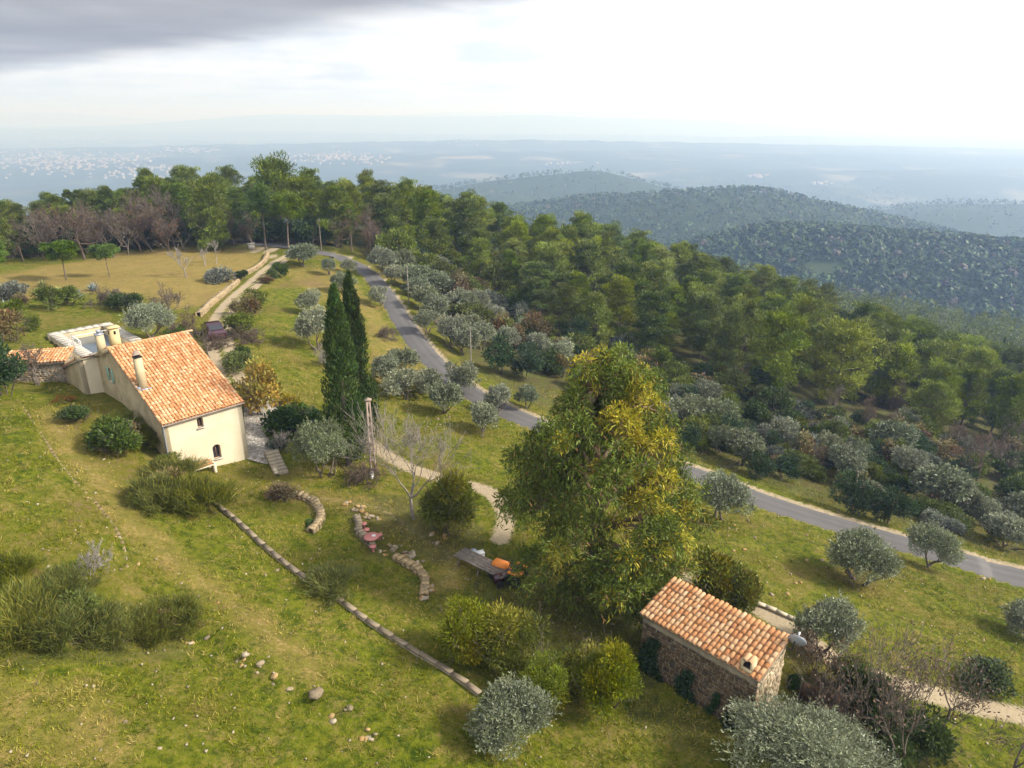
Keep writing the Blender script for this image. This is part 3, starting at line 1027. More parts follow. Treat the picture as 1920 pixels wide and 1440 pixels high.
def make_eucalyptus(seed, h=15.0):
    rng = np.random.default_rng(seed)
    tb, cb = MB(), MB()
    tp = np.array([[0.25 * math.sin(3 * t) - 0.9 * t ** 2, 0.2 * math.sin(4 * t), h * 0.92 * t] for t in np.linspace(0, 1, 12)])
    tp[0, 2] = -0.6
    tb.tube(tp, np.linspace(0.42, 0.05, 12), 10)
    ts = np.linspace(0, 1, 12)
    # big leafy lobes on the main limbs: x, height, depth, radius, share of young yellow leaf
    lob = [(-0.5, 12.3, -0.4, 1.7, 0.15), (0.5, 12.8, 0.3, 1.4, 0.2), (1.7, 11.6, -0.8, 1.5, 0.75), (-1.5, 10.4, -1.2, 1.8, 0.1), (0.6, 10.6, -2.0, 1.3, 0.85), (-2.9, 8.9, -0.6, 1.6, 0.05), (1.9, 9.4, -1.6, 1.8, 0.65),
           (3.4, 7.2, -0.6, 1.6, 0.45), (-0.4, 8.0, -2.4, 1.7, 0.2), (-2.8, 6.4, -1.4, 1.8, 0.1), (4.2, 5.2, -0.2, 1.4, 0.4), (1.9, 5.8, -2.4, 2.0, 0.4), (-1.2, 5.0, -2.6, 1.9, 0.15), (-4.1, 5.6, 0.0, 1.2, 0.05), (0.5, 3.2, -2.9, 1.9, 0.25),
           (2.9, 3.2, -1.6, 1.6, 0.3), (-2.5, 3.0, -1.8, 1.6, 0.1), (1.4, 1.6, -2.4, 1.5, 0.3), (-0.9, 1.4, -2.2, 1.3, 0.15), (2.7, 1.3, -0.8, 1.2, 0.3), (2.7, 2.0, -3.0, 1.15, 0.35), (3.5, 3.2, -2.4, 1.3, 0.35), (2.1, 0.8, -3.4, 0.9, 0.3), (1.6, 4.9, -3.8, 1.25, 0.35), (2.7, 5.4, -3.3, 1.2, 0.4), (0.7, 3.2, -4.2, 1.1, 0.3)]
    for i in range(18):
        z = rng.uniform(2.0, 11.8)
        wmax = np.interp(z, [0, 3, 7, 10, 13], [3.0, 3.8, 3.9, 2.8, 1.2])
        lob.append((rng.uniform(-1, 1) * wmax, z, rng.uniform(0.6, 1.0) * wmax, rng.uniform(1.2, 1.8), 0.25))
    clumps = []
    for (lx_, lz_, ly_, R_, yg) in lob:
        c0 = np.array([lx_, ly_, lz_])
        t0 = np.clip((lz_ - R_ * 0.9) / (h * 0.92), 0.06, 0.9)
        base = np.array([np.interp(t0, ts, tp[:, 0]), np.interp(t0, ts, tp[:, 1]), h * 0.92 * t0])
        bend = np.array([rng.normal() * 0.3, rng.normal() * 0.3, 0.5])
        P = [base + (c0 - base) * q + bend * math.sin(math.pi * q) for q in np.linspace(0, 1, 7)]
        tb.tube(P, np.linspace(0.13, 0.05, 7), 6, cap=False)
        R_ = R_ * 0.92
        k = int(6.8 * R_ ** 2)
        S0 = sphere_pts(k, rng)
        S0[:, 2] = np.where(S0[:, 2] < -0.55, -S0[:, 2], S0[:, 2])
        for s_ in S0:
            e = c0 + s_ * R_ * rng.uniform(0.55, 0.98) * np.array([1, 1, 0.95])
            mid = (c0 + e) / 2 + rng.normal(size=3) * 0.12
            tb.tube([c0, mid, e], [0.04, 0.025, 0.012], 4, cap=False)
            clumps.append((e, s_, 0.5, rng.random() < yg * (0.85 if s_[2] > 0.1 else 0.4)))
    for (c, d, f, young) in clumps:
        # a dome of upright young tips over hanging strands
        tone = (np.array([0.34, 0.285, 0.014]) * rng.uniform(0.65, 1.1) if young else np.array([0.105, 0.135, 0.013]) * rng.uniform(0.55, 1.4))
        strands = 16
        per = 8
        r = rng.uniform(0.36, 0.62)
        S = sphere_pts(strands, rng)
        S[:, 2] = np.abs(S[:, 2]) * 0.8
        top = c + S * r
        lens = rng.uniform(0.4, 1.05, strands)
        out_ = S * np.array([1, 1, 0])
        tt = rng.uniform(0, 1, (strands, per))
        P = top[:, None] + out_[:, None] * (0.25 * tt[..., None]) + np.array([0, 0, -1.0]) * (lens[:, None] * tt ** 1.2)[..., None] + rng.normal(size=(strands, per, 3)) * 0.08
        D = out_[:, None] * 0.6 * (1 - tt[..., None]) + np.array([0, 0, -1.0]) * (0.15 + 0.8 * tt[..., None]) + rng.normal(size=(strands, per, 3)) * 0.42
        n = strands * per
        Cc = vary(rng, n, tone, 0.34, 0.1)
        bro = rng.random(n) < 0.04
        Cc[bro] = vary(rng, bro.sum(), (0.24, 0.12, 0.04), 0.3)
        cb.leaves(P.reshape(-1, 3), D.reshape(-1, 3), rng.uniform(0.18, 0.38, n), rng.uniform(0.04, 0.07, n), Cc, rng)
        m = 80
        q = sphere_pts(m, rng)
        q[:, 2] = np.abs(q[:, 2])
        cb.leaves(c + q * r * rng.uniform(0.5, 1.05, (m, 1)), q + rng.normal(size=(m, 3)) * 0.55 + np.array([0, 0, 0.2]), rng.uniform(0.16, 0.30, m), 0.065, vary(rng, m, tone * (1.15 if young else 1.0), 0.3, 0.1), rng)
    return tb.mesh('eucalyptus_trunk', 'bark_red', True), cb.mesh('eucalyptus_crown', 'leaf')


def make_agave(seed, hue=(0.24, 0.30, 0.28), n=26, L=1.0):
    rng = np.random.default_rng(seed)
    mb = MB()
    for i in range(n):
        a = i * 2.4
        el = 0.25 + 1.15 * (i / n)
        ln = L * rng.uniform(0.75, 1.1)
        d = np.array([math.cos(a) * math.cos(el), math.sin(a) * math.cos(el), math.sin(el)])
        s = unit(np.cross(d, (0, 0, 1)))
        up = np.cross(s, d)
        w1 = 0.11 * L
        c = np.array(hue) * rng.uniform(0.75, 1.2)
        V = [d * 0.05 - s * w1 * 0.6, d * 0.05 + s * w1 * 0.6, d * ln * 0.45 - s * w1 + up * 0.03, d * ln * 0.45 - up * 0.05, d * ln * 0.45 + s * w1 + up * 0.03, d * ln + up * 0.10 * rng.uniform(-1, 1)]
        mb.add(np.array(V), [[0, 3, 2], [0, 1, 3], [1, 4, 3], [2, 3, 5], [3, 4, 5]], c)
    return mb.mesh('agave_leaves', 'leaf')


def plant(name, meshes, p, scale, rz, label, cat, group=None, parts=('trunk', 'crown'), sz=1.0, sink=0.08):
    root = empty(name, (p[0], p[1], p[2] - sink), rz)
    tag(root, label, cat, group)
    for nm, me in zip(parts, meshes):
        if me is not None:
            kx, ky, kz = ((math.sin(p[0] * 7.3 + k_) * 0.13 + 1.0) for k_ in (0.0, 2.1, 4.4))
            q = inst(nm, me, root, scale=(scale * kx, scale * ky, scale * sz * (0.4 + 0.6 * kz)))
            if nm in ('twigs', 'dry_leaves'):
                q['kind'] = 'stuff'
    return root

# ------------------------------------------------------------------ the ground sheet
def spaced(lo, hi, step, outer_lo, outer_hi, g=1.085, cap=20.0, cap_to=1500.0):
    core = list(np.arange(lo, hi, step))
    def side(start, sgn, lim):
        out_, p, s = [], start, step
        while abs(p - start) < lim:
            s = min(s * g, cap) if abs(p - start) < cap_to else s * 1.12
            p += sgn * s
            out_.append(p)
        return out_
    return np.array(side(lo, -1, outer_lo)[::-1] + core + side(core[-1], 1, outer_hi))


GX = spaced(-36, 46, 0.42, 15000, 15000)
GY = spaced(14, 74, 0.42, 120, 24000, cap_to=1700)
XX, YY = np.meshgrid(GX, GY)
ZZ = ground_h(XX.ravel(), YY.ravel()).reshape(XX.shape)
nx, ny = len(GX), len(GY)
Vg = np.stack([XX.ravel(), YY.ravel(), ZZ.ravel()], 1)
ii = (np.arange(ny - 1)[:, None] * nx + np.arange(nx - 1)[None]).ravel()
Fg = np.stack([ii, ii + 1, ii + 1 + nx, ii + nx], 1)
mb = MB()
mb.add(Vg, Fg)
ground = tag(mb.build('ground', 'ground', smooth=True), kind='structure')


def in_poly(x, y, P):
    inside = np.zeros(x.shape, bool)
    j = len(P) - 1
    for i in range(len(P)):
        xi, yi, xj, yj = P[i][0], P[i][1], P[j][0], P[j][1]
        c_ = ((yi > y) != (yj > y)) & (x < (xj - xi) * (y - yi) / (yj - yi + 1e-12) + xi)
        inside ^= c_
        j = i
    return inside


def zones(x, y):
    zr, zg, zb = np.zeros(x.shape), np.zeros(x.shape), np.zeros(x.shape)
    d, _, sg = near_line(x, y, ROAD, 8, True)
    zr = np.maximum(zr, np.where(sg > 0, 0.62, 0.42) * (1 - sstep(d, 1.5, 2.3)))
    d, _ = near_line(x, y, DRIVE, 6)
    zr = np.maximum(zr, 0.78 * (1 - sstep(d, 1.0, 1.7)) * (0.45 + 0.55 * sstep(d, 0.15, 0.5)))
    d, _ = near_line(x, y, TRACK, 5)
    zr = np.maximum(zr, 0.72 * (1 - sstep(d, 0.2, 1.25)))
    d, _ = near_line(x, y, BACKTRACK, 5)
    zr = np.maximum(zr, 0.68 * (1 - sstep(d, 0.3, 1.7)))
    for L, k, wd in ((FOOT1, 0.5, 0.75), (FOOT2, 0.55, 0.9)):
        d, _ = near_line(x, y, L, 4)
        zr = np.maximum(zr, k * 0.75 * (1 - sstep(d, 0.1, wd)))
        zg = np.maximum(zg, k * (1 - sstep(d, 0.2, wd * 2)))
    field = [G(u, v) for (u, v) in ((-60, 520), (90, 500), (240, 472), (420, 463), (500, 474), (455, 520), (400, 570), (330, 580), (250, 548), (130, 552), (0, 560), (-60, 560))]
    m = in_poly(x, y, field)
    zg[m] = np.maximum(zg[m], 0.85)
    m = in_poly(x, y, [G(u, v) for (u, v) in ((520, 500), (640, 500), (720, 590), (800, 700), (700, 720), (690, 600), (600, 560))])
    zg[m] = np.maximum(zg[m], 0.5)
    m = in_poly(x, y, [G(u, v) for (u, v) in ((-40, 1270), (180, 1270), (260, 1440), (-40, 1440))])
    zg[m] = np.maximum(zg[m], 0.35)
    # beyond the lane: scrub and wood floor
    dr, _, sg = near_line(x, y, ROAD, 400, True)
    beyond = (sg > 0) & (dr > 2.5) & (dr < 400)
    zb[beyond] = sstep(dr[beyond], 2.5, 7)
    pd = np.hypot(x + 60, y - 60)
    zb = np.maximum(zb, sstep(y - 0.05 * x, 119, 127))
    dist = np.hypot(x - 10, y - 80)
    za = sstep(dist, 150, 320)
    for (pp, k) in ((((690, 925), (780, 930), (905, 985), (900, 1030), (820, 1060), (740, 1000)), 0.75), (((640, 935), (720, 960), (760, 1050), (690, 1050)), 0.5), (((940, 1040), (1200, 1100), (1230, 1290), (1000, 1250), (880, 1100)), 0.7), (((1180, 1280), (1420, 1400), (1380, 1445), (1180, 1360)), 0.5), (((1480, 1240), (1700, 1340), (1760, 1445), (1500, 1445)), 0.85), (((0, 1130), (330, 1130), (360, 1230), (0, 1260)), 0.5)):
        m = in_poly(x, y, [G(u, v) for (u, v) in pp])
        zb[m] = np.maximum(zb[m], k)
    return np.stack([zr, zg, zb, za], 1)


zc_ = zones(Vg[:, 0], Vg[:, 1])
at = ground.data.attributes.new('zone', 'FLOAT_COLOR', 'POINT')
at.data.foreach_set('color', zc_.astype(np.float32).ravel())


def strip(name, L, half, mat, lift, wob=0.0, cols=7, skirt=0.14, seed=1, edge=0.0):
    rng = np.random.default_rng(seed)
    L = L.copy()
    T = np.gradient(L, axis=0)
    N = np.stack([-T[:, 1], T[:, 0]], 1)
    N /= np.linalg.norm(N, axis=1)[:, None]
    ss = np.linspace(-1, 1, cols)
    V, C = [], []
    hl = half + (np.convolve(rng.normal(size=len(L) + 4), np.ones(5) / 5, 'valid')) * wob
    hr = half + (np.convolve(rng.normal(size=len(L) + 4), np.ones(5) / 5, 'valid')) * wob
    for i, p in enumerate(L):
        for s in ss:
            hw = hl[i] if s < 0 else hr[i]
            z = p[2] + lift - 0.03 * s * s - (skirt if abs(s) == 1 else 0)
            sc = s if abs(s) < 1 else s * 1.02
            V.append((p[0] + N[i, 0] * hw * sc, p[1] + N[i, 1] * hw * sc, z))
            k = 0.9 if abs(abs(s) - 0.45) < 0.18 else 1.08
            C.append((k, k, k))
    V = np.array(V)
    m_ = (np.arange(len(L) - 1)[:, None] * cols + np.arange(cols - 1)[None]).ravel()
    Fs = np.stack([m_, m_ + cols, m_ + cols + 1, m_ + 1], 1)
    b = MB()
    b.add(V, Fs[:, ::-1], np.array(C))
    return tag(b.build(name, mat, smooth=True), kind='structure')


strip('paved_road', ROAD, 1.32, 'asphalt', 0.07, 0.06)

# ------------------------------------------------------------------ tiles
def tile_mesh(mat, L=0.43, r0=0.108, r1=0.088, seg=6):
    b = MB()
    add_tile(b, np.zeros(3), L, r0, r1, seg)
    return b.mesh('roof_tile', mat, False)


def add_tile(b, o, L, r0, r1, seg=6, rot=0.0, c=(1, 1, 1), tilt=0.05):
    a = np.linspace(0.05, math.pi - 0.05, seg + 1)
    lo = np.stack([r0 * np.cos(a), np.zeros(seg + 1), r0 * np.sin(a) * 0.85 + tilt], 1)
    hi = np.stack([r1 * np.cos(a), np.full(seg + 1, L), r1 * np.sin(a) * 0.85], 1)
    li = np.stack([(r0 - 0.02) * np.cos(a), np.zeros(seg + 1), (r0 - 0.02) * np.sin(a) * 0.85 + tilt], 1)
    V = np.vstack([lo, hi, li])
    if rot:
        ca, sa = math.cos(rot), math.sin(rot)
        V = np.stack([V[:, 0] * ca - V[:, 1] * sa, V[:, 0] * sa + V[:, 1] * ca, V[:, 2]], 1)
    k = np.arange(seg)
    n = seg + 1
    F = np.concatenate([np.stack([k, k + n, k + n + 1, k + 1], 1)[:, ::-1], np.stack([k, k + 1, k + 1 + 2 * n, k + 2 * n], 1)[:, ::-1]])
    b.add(V + o, F, c)


def tiled_slope(parent, name, W, S, cs, rs, max_single, seed, thick=0.10, holes=(), loc=(0, 0, 0), pitch=0.4, flip=False, single_from='low'):
    """roof slab lying in its own x (eave) / y (up the slope) plane, tiles as its children"""
    rng = np.random.default_rng(seed)
    b = MB()
    b.box((W / 2, S / 2, -thick / 2 - 0.012), (W, S, thick), col_=(0.2, 0.2, 0.2))
    roof = b.build(name, 'mortar', parent)
    roof.location = loc
    roof.rotation_euler = (pitch, 0, 0 if not flip else math.pi)
    nc, nr = int(round(W / cs)), int(round(S / rs))
    cs, rs = W / nc, S / nr
    tm = tile_mesh('tile_single', L=rs * 1.3, r0=cs * 0.47, r1=cs * 0.385)
    joined = MB()
    # channels between the cover tiles
    for i in range(nc + 1):
        a = np.linspace(math.pi, 2 * math.pi, 5)
        r = cs * 0.42
        for j in range(nr):
            y0, y1 = j * rs - 0.05, (j + 1) * rs
            lo = np.stack([i * cs + r * np.cos(a), np.full(5, y0), r * 0.55 + r * 0.55 * np.sin(a) + 0.03], 1)
            hi = np.stack([i * cs + r * np.cos(a), np.full(5, y1), r * 0.55 + r * 0.55 * np.sin(a) + 0.005], 1)
            lo[:, 0] = np.clip(lo[:, 0], 0, W)
            hi[:, 0] = np.clip(hi[:, 0], 0, W)
            k = np.arange(4)
            joined.add(np.vstack([lo, hi]), np.stack([k, k + 1, k + 6, k + 5], 1), (rng.uniform(0, 0.45),) * 3)
    cells = [(j, i) for j in range(nr) for i in range(nc)]
    single = set(cells[:max_single]) if single_from == 'low' else set(cells[-max_single:] if max_single else [])
    for (j, i) in cells:
        x, y = (i + 0.5) * cs, j * rs - 0.06
        if any(x0 < x < x1 and y0 < y + rs * 0.6 < y1 for (x0, x1, y0, y1) in holes):
            continue
        rot = rng.normal() * 0.035
        dz = 0.035 + rng.uniform(-0.006, 0.012)
        x += rng.normal() * 0.008
        y += rng.normal() * 0.02
        if (j, i) in single:
            inst('tile', tm, roof, (x, y, dz), (rng.normal() * 0.02, rng.normal() * 0.03, rot))
        else:
            add_tile(joined, np.array([x, y, dz]), rs * 1.3, cs * 0.47, cs * 0.385, 6, rot, (rng.random(),) * 3)
    tag(joined.build('tile_rows', 'tile_joined', roof), kind='stuff')
    return roof


# ------------------------------------------------------------------ walls with openings
def arch_loop(cx, z0, w_, h, arched=True, n=8):
    if not arched:
        return [(cx - w_ / 2, z0), (cx + w_ / 2, z0), (cx + w_ / 2, z0 + h), (cx - w_ / 2, z0 + h)]
    r = w_ / 2
    L = [(cx - r, z0), (cx + r, z0)]
    for k in range(n + 1):
        a = math.pi * k / n
        L.append((cx + r * math.cos(a), z0 + h - r * 0.8 + r * 0.8 * math.sin(a)))
    return L


def wall_mesh(b, outline, holes, to3d, thick, colr=(1, 1, 1)):
    """outline and holes in wall plane coordinates; to3d(a, z, depth) gives a point"""
    loops = [outline] + list(holes)
    pts_, edges, base = [], [], 0
    for L in loops:
        k = len(L)
        pts_ += [Vector(p) for p in L]
        edges += [(base + i, base + (i + 1) % k) for i in range(k)]
        base += k
    v2, _, f2, _, _, _ = delaunay_2d_cdt(pts_, edges, [], 0, 1e-5)
    v2 = np.array([(p[0], p[1]) for p in v2])
    keep = []
    for f in f2:
        c_ = v2[list(f)].mean(0)
        if not in_poly(np.array([c_[0]]), np.array([c_[1]]), outline)[0]:
            continue
        if any(in_poly(np.array([c_[0]]), np.array([c_[1]]), h)[0] for h in holes):
            continue
        keep.append(list(f))
    keep = np.array(keep)
    b.add([to3d(p[0], p[1], 0) for p in v2], keep, colr)
    b.add([to3d(p[0], p[1], thick) for p in v2], keep[:, ::-1], colr)
    for L in loops:
        k = len(L)
        V = [to3d(p[0], p[1], 0) for p in L] + [to3d(p[0], p[1], thick) for p in L]
        b.add(V, [[i, (i + 1) % k, k + (i + 1) % k, k + i] for i in range(k)], colr)


def rubble(b, rng, to3d, a0, a1, z0, top, hmin=0.12, hmax=0.2, wmin=0.16, wmax=0.42, proud=0.035, cols=None, skip=None):
    """rows of rough stones set into a wall face"""
    cols = cols or [(1, 1, 1), (0.75, 0.72, 0.68), (1.25, 1.15, 1.0), (0.95, 0.8, 0.62)]
    z = z0
    while True:
        h = rng.uniform(hmin, hmax)
        a = a0 - rng.uniform(0, 0.2)
        any_ = False
        while a < a1:
            w_ = rng.uniform(wmin, wmax)
            lo, hi = max(a, a0) + 0.012, min(a + w_, a1) - 0.012
            zt = min(top((lo + hi) / 2) - 0.02, z + h - 0.012)
            if hi - lo > 0.06 and zt - z > 0.05 and not (skip and skip((lo + hi) / 2, (z + zt) / 2)):
                any_ = True
                pr = proud * rng.uniform(0.4, 1.3)
                j = lambda: rng.uniform(-0.015, 0.015)
                q = [(lo + j(), z + j()), (hi + j(), z + j()), (hi + j(), zt + j()), (lo + j(), zt + j())]
                V = [to3d(p[0], p[1], 0.01) for p in q] + [to3d(p[0] * 0.86 + (lo + hi) * 0.07, p[1] * 0.86 + (z + zt) * 0.07, -pr * rng.uniform(0.7, 1.2)) for p in q]
                c_ = np.array(cols[rng.integers(len(cols))]) * rng.uniform(0.75, 1.25)
                b.add(V, [[4, 5, 6, 7], [0, 1, 5, 4], [1, 2, 6, 5], [2, 3, 7, 6], [3, 0, 4, 7]], c_)
            a += w_
        z += h
        if not any_ and z > z0 + 0.5:
            break
        if z > z0 + 12:
            break


# ------------------------------------------------------------------ the farmhouse
HW, HL, HR_, EZ = 5.66, 7.88, 3.47, 4.43           # roof width, run, rise, eave height over HOUSE_Z
RY, RZ = 15.9, 4.85                                # rear eave
JY, JX = 11.2, -1.12                               # the side wall steps out here
house = empty('farmhouse', (HOUSE_O[0], HOUSE_O[1], HOUSE_Z), HOUSE_YAW)
tag(house, 'cream plastered farmhouse with orange tiled roof, tall chimneys and arched windows', 'house')


def house_px(u, v, ylocal=None, roof=False):
    """picture point to house coordinates on the plane y = ylocal or on the front roof slope"""
    r = ray(u, v)
    o = np.array([-HOUSE_O[0], -HOUSE_O[1], -HOUSE_Z])
    lo = np.array([o[:2] @ HE, o[:2] @ HN, o[2]])
    ld = np.array([r[:2] @ HE, r[:2] @ HN, r[2]])
    if roof:
        k = HR_ / HL
        t_ = (EZ + k * lo[1] - lo[2]) / (ld[2] - k * ld[1])
    else:
        t_ = (ylocal - lo[1]) / ld[1]
    return lo + ld * t_


def zroof(y):
    return EZ + HR_ / HL * y if y <= HL else EZ + HR_ - (EZ + HR_ - RZ) / (RY - HL) * (y - HL)


FY = 0.22
w1 = house_px(377, 801, FY)
w2 = house_px(409, 859, FY)
holes = [arch_loop(w1[0], w1[2], 0.42, 0.72), arch_loop(w2[0], w2[2], 0.56, 1.05)]
b = MB()
wall_mesh(b, [(0.12, -1.2), (HW - 0.12, -1.2), (HW - 0.12, EZ - 0.05), (0.12, EZ - 0.05)], holes, lambda a, z, d: (a, FY + d, z), 0.32)
b.build('front_wall', 'plaster', house)
for (cx, z0, w_, h) in ((w1[0], w1[2], 0.42, 0.72), (w2[0], w2[2], 0.56, 1.05)):
    win = MB()
    lp = arch_loop(cx, z0, w_, h)
    inner = arch_loop(cx, z0 + 0.05, w_ - 0.12, h - 0.1)
    k = len(lp)
    V = [(p[0], FY + 0.2, p[1]) for p in lp] + [(p[0], FY + 0.2, p[1]) for p in inner]
    win.add(V, [[i, (i + 1) % k, k + (i + 1) % k, k + i] for i in range(k)])
    win.box((cx, FY + 0.205, z0 + h * 0.45), (0.035, 0.03, h * 0.86))
    fr = win.build('window', 'window_frame', house)
    g = MB()
    g.add([(p[0], FY + 0.225, p[1]) for p in inner] + [(cx, FY + 0.225, z0 + h * 0.4)], [[i, (i + 1) % k, k] for i in range(k)])
    g.build('pane', 'glass_dark', fr)
    s = MB()
    s.box((cx, FY - 0.02, z0 - 0.03), (w_ + 0.14, 0.2, 0.06))
    s.build('sill', 'limestone', fr)
# gable wall towards the uphill side, with the shuttered window
gw = []
gwz = 5.25
gwy = 8.75
hole = arch_loop(gwy, gwz, 0.5, 0.95, False)
b = MB()
outl = [(FY, -1.2), (JY, -1.2), (JY, zroof(JY) - 0.1), (HL, EZ + HR_ - 0.1), (FY, zroof(FY) - 0.1)]
wall_mesh(b, outl, [hole], lambda a, z, d: (0.12 + d, a, z), 0.32)
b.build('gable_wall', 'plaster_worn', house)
wn = MB()
for q in (-0.21, 0.0, 0.21):
    wn.box((0.36, gwy + q, gwz + 0.475), (0.05, 0.05, 0.95))
wn.box((0.36, gwy, gwz + 0.03), (0.05, 0.5, 0.06))
wn.box((0.36, gwy, gwz + 0.92), (0.05, 0.5, 0.06))
wn = wn.build('window', 'window_frame', house)
g = MB()
g.box((0.39, gwy, gwz + 0.475), (0.01, 0.48, 0.93))
g.build('pane', 'glass_dark', wn)
for q in (-0.46, 0.46):
    sh = MB()
    sh.box((0.085, gwy + q, gwz + 0.475), (0.035, 0.36, 1.0))
    for k in range(9):
        sh.box((0.06, gwy + q, gwz + 0.06 + k * 0.105), (0.025, 0.28, 0.06))
    sh.build('shutter', 'shutter_green', house)
s = MB()
s.box((0.08, gwy, gwz - 0.04), (0.14, 0.66, 0.07))
s.build('sill', 'limestone', wn)
# stepped-out rear part
b = MB()
wall_mesh(b, [(JY, -0.8), (RY - 0.2, -0.8), (RY - 0.2, RZ - 0.02), (JY, zroof(JY) - 0.1)], [], lambda a, z, d: (JX + d, a, z), 0.32)
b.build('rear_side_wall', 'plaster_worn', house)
b = MB()
wall_mesh(b, [(JX, -0.8), (0.45, -0.8), (0.45, zroof(JY) - 0.12), (JX, zroof(JY) - 0.12)], [], lambda a, z, d: (a, JY + d, z), 0.3)
b.build('return_wall', 'plaster', house)
b = MB()
wall_mesh(b, outl[:1] + [(RY - 0.2, -1.2), (RY - 0.2, RZ - 0.1)] + outl[3:], [], lambda a, z, d: (HW - 0.12 - d, a, z), 0.32)
b.build('terrace_side_wall', 'plaster', house)
b = MB()
wall_mesh(b, [(JX, -0.8), (HW - 0.12, -0.8), (HW - 0.12, RZ - 0.1), (JX, RZ - 0.1)], [], lambda a, z, d: (a, RY - 0.2 - d, z), 0.32)
b.build('rear_wall', 'plaster', house)
pitch_f = math.atan2(HR_, HL)
slope_f = math.hypot(HR_, HL)
ch3 = house_px(268, 726, roof=True)
s3 = ch3[1] / math.cos(pitch_f)
roof = tiled_slope(house, 'roof', HW, slope_f, 0.222, 0.325, 300, 5, loc=(0, 0, EZ), pitch=pitch_f, holes=[(ch3[0] - 0.3, ch3[0] + 0.3, s3 - 0.3, s3 + 0.32)])
pr_ = math.atan2(EZ + HR_ - RZ, RY - HL)
sr_ = math.hypot(EZ + HR_ - RZ, RY - HL)
rear = tiled_slope(house, 'rear_roof', HW - 0.02, sr_ - 0.03, 0.222, 0.36, 0, 6, loc=(HW - 0.01, RY, RZ - 0.02), pitch=pr_, flip=True)
b = MB()
sj = (RY - JY + 0.1) / math.cos(pr_)
rear2 = tiled_slope(house, 'step_roof', -JX + 0.12, sj, 0.22, 0.36, 0, 7, loc=(-0.02, RY, RZ - 0.03), pitch=pr_, flip=True)
b = MB()
for k in range(15):
    add_tile(b, np.array([k * 0.4 - 0.1, 0, 0.0]), 0.46, 0.125, 0.105, 6, -math.pi / 2, (np.random.default_rng(k).random(),) * 3, 0.03)
rd = b.build('ridge_tiles', 'tile_joined', house)
rd.location = (0.05, HL, EZ + HR_ + 0.04)
tag(rd, kind='stuff')
# verge board of the rear slope seen from uphill
b = MB()
for (ya, yb, x_) in ((HL - 0.1, JY + 0.05, -0.05), (JY - 0.1, RY + 0.1, JX - 0.1)):
    za, zb_ = zroof(ya), zroof(yb)
    V = [(x_, ya, za - 0.16), (x_, yb, zb_ - 0.16), (x_, yb, zb_ + 0.10), (x_, ya, za + 0.10)]
    V += [(p[0] + 0.3, p[1], p[2]) for p in V]
    b.add(V, [[0, 1, 2, 3][::-1], [4, 5, 6, 7], [0, 4, 5, 1][::-1], [3, 2, 6, 7][::-1], [0, 3, 7, 4][::-1], [1, 5, 6, 2][::-1]])
b.build('verge', 'plaster_worn', house)
# gutter and downpipe
b = MB()
b.tube([(0.0, -0.02, EZ - 0.07), (HW, -0.02, EZ - 0.07)], 0.06, 8)
gut = b.build('gutter', 'concrete', house)
b = MB()
b.tube([(0.08, 0.0, EZ - 0.1), (0.10, 0.12, EZ - 0.4), (0.10, 0.12, 0.2)], 0.05, 8)
b.build('downpipe', 'metal_grey', gut)
# chimneys
def chimney(name, cx, cy, zb_, zt, sx, sy, mat, capkind):
    b = MB()
    b.box((cx, cy, (zb_ + zt) / 2), (sx, sy, zt - zb_), taper=0.94)
    c_ = b.build(name, mat, house)
    if capkind == 'flue':
        k = MB()
        k.box((cx, cy, zt + 0.03), (sx + 0.04, sy + 0.04, 0.06))
        k.lathe([(0.13, zt + 0.06), (0.13, zt + 0.2), (0.17, zt + 0.2), (0.16, zt + 0.3), (0.06, zt + 0.36), (0.0, zt + 0.36)], 12, (cx, cy, 0))
        k.build('cap', 'metal_grey', c_)
    elif capkind == 'slab':
        k = MB()
        k.box((cx, cy, zt + 0.04), (sx + 0.16, sy + 0.16, 0.08))
        k.build('cap', 'plaster_yellow', c_)
        k = MB()
        for (dx, dy) in ((0, -sy / 2 + 0.01), (-sx / 2 + 0.01, 0)):
            k.box((cx + dx, cy + dy, zt - 0.32), (0.13 if dx == 0 else 0.06, 0.13 if dy == 0 else 0.06, 0.24))
        k.build('smoke_hole', 'dark_void', c_)
    else:
        k = MB()
        k.box((cx, cy, zt + 0.02), (sx + 0.05, sy + 0.05, 0.05))
        k.box((cx, cy, zt + 0.13), (sx * 0.5, sy * 0.5, 0.22))
        k.build('smoke_hole', 'dark_void', c_)
        k = MB()
        z = zt + 0.2
        k.add([(cx - sx * .45, cy - sy * .45, z), (cx + sx * .45, cy - sy * .45, z), (cx + sx * .45, cy + sy * .45, z), (cx - sx * .45, cy + sy * .45, z), (cx, cy, z + 0.34)], [[0, 1, 4], [1, 2, 4], [2, 3, 4], [3, 0, 4]])
        k.build('cap', 'concrete', c_)
    return c_


chim = chimney('chimney', ch3[0], ch3[1], ch3[2] - 0.5, ch3[2] + 2.15, 0.48, 0.48, 'plaster_worn', 'hood')
fl = MB()
fl.box((ch3[0] + 0.02, ch3[1] - 0.34, ch3[2] - 0.04), (0.8, 0.22, 0.04))
fl.box((ch3[0] - 0.33, ch3[1], ch3[2] + 0.10), (0.18, 0.8, 0.04))
fl.build('flashing', 'zinc', chim)


def z_at(xl, yl, v):
    P = HOUSE_O + HE * xl + HN * yl
    b_ = (CY - v) / F_PX
    d = P[1] / (cp + b_ * sp)
    return d * (b_ * cp - sp) - HOUSE_Z


def x_at(u, v, yl):
    return house_px(u, v, yl)[0]


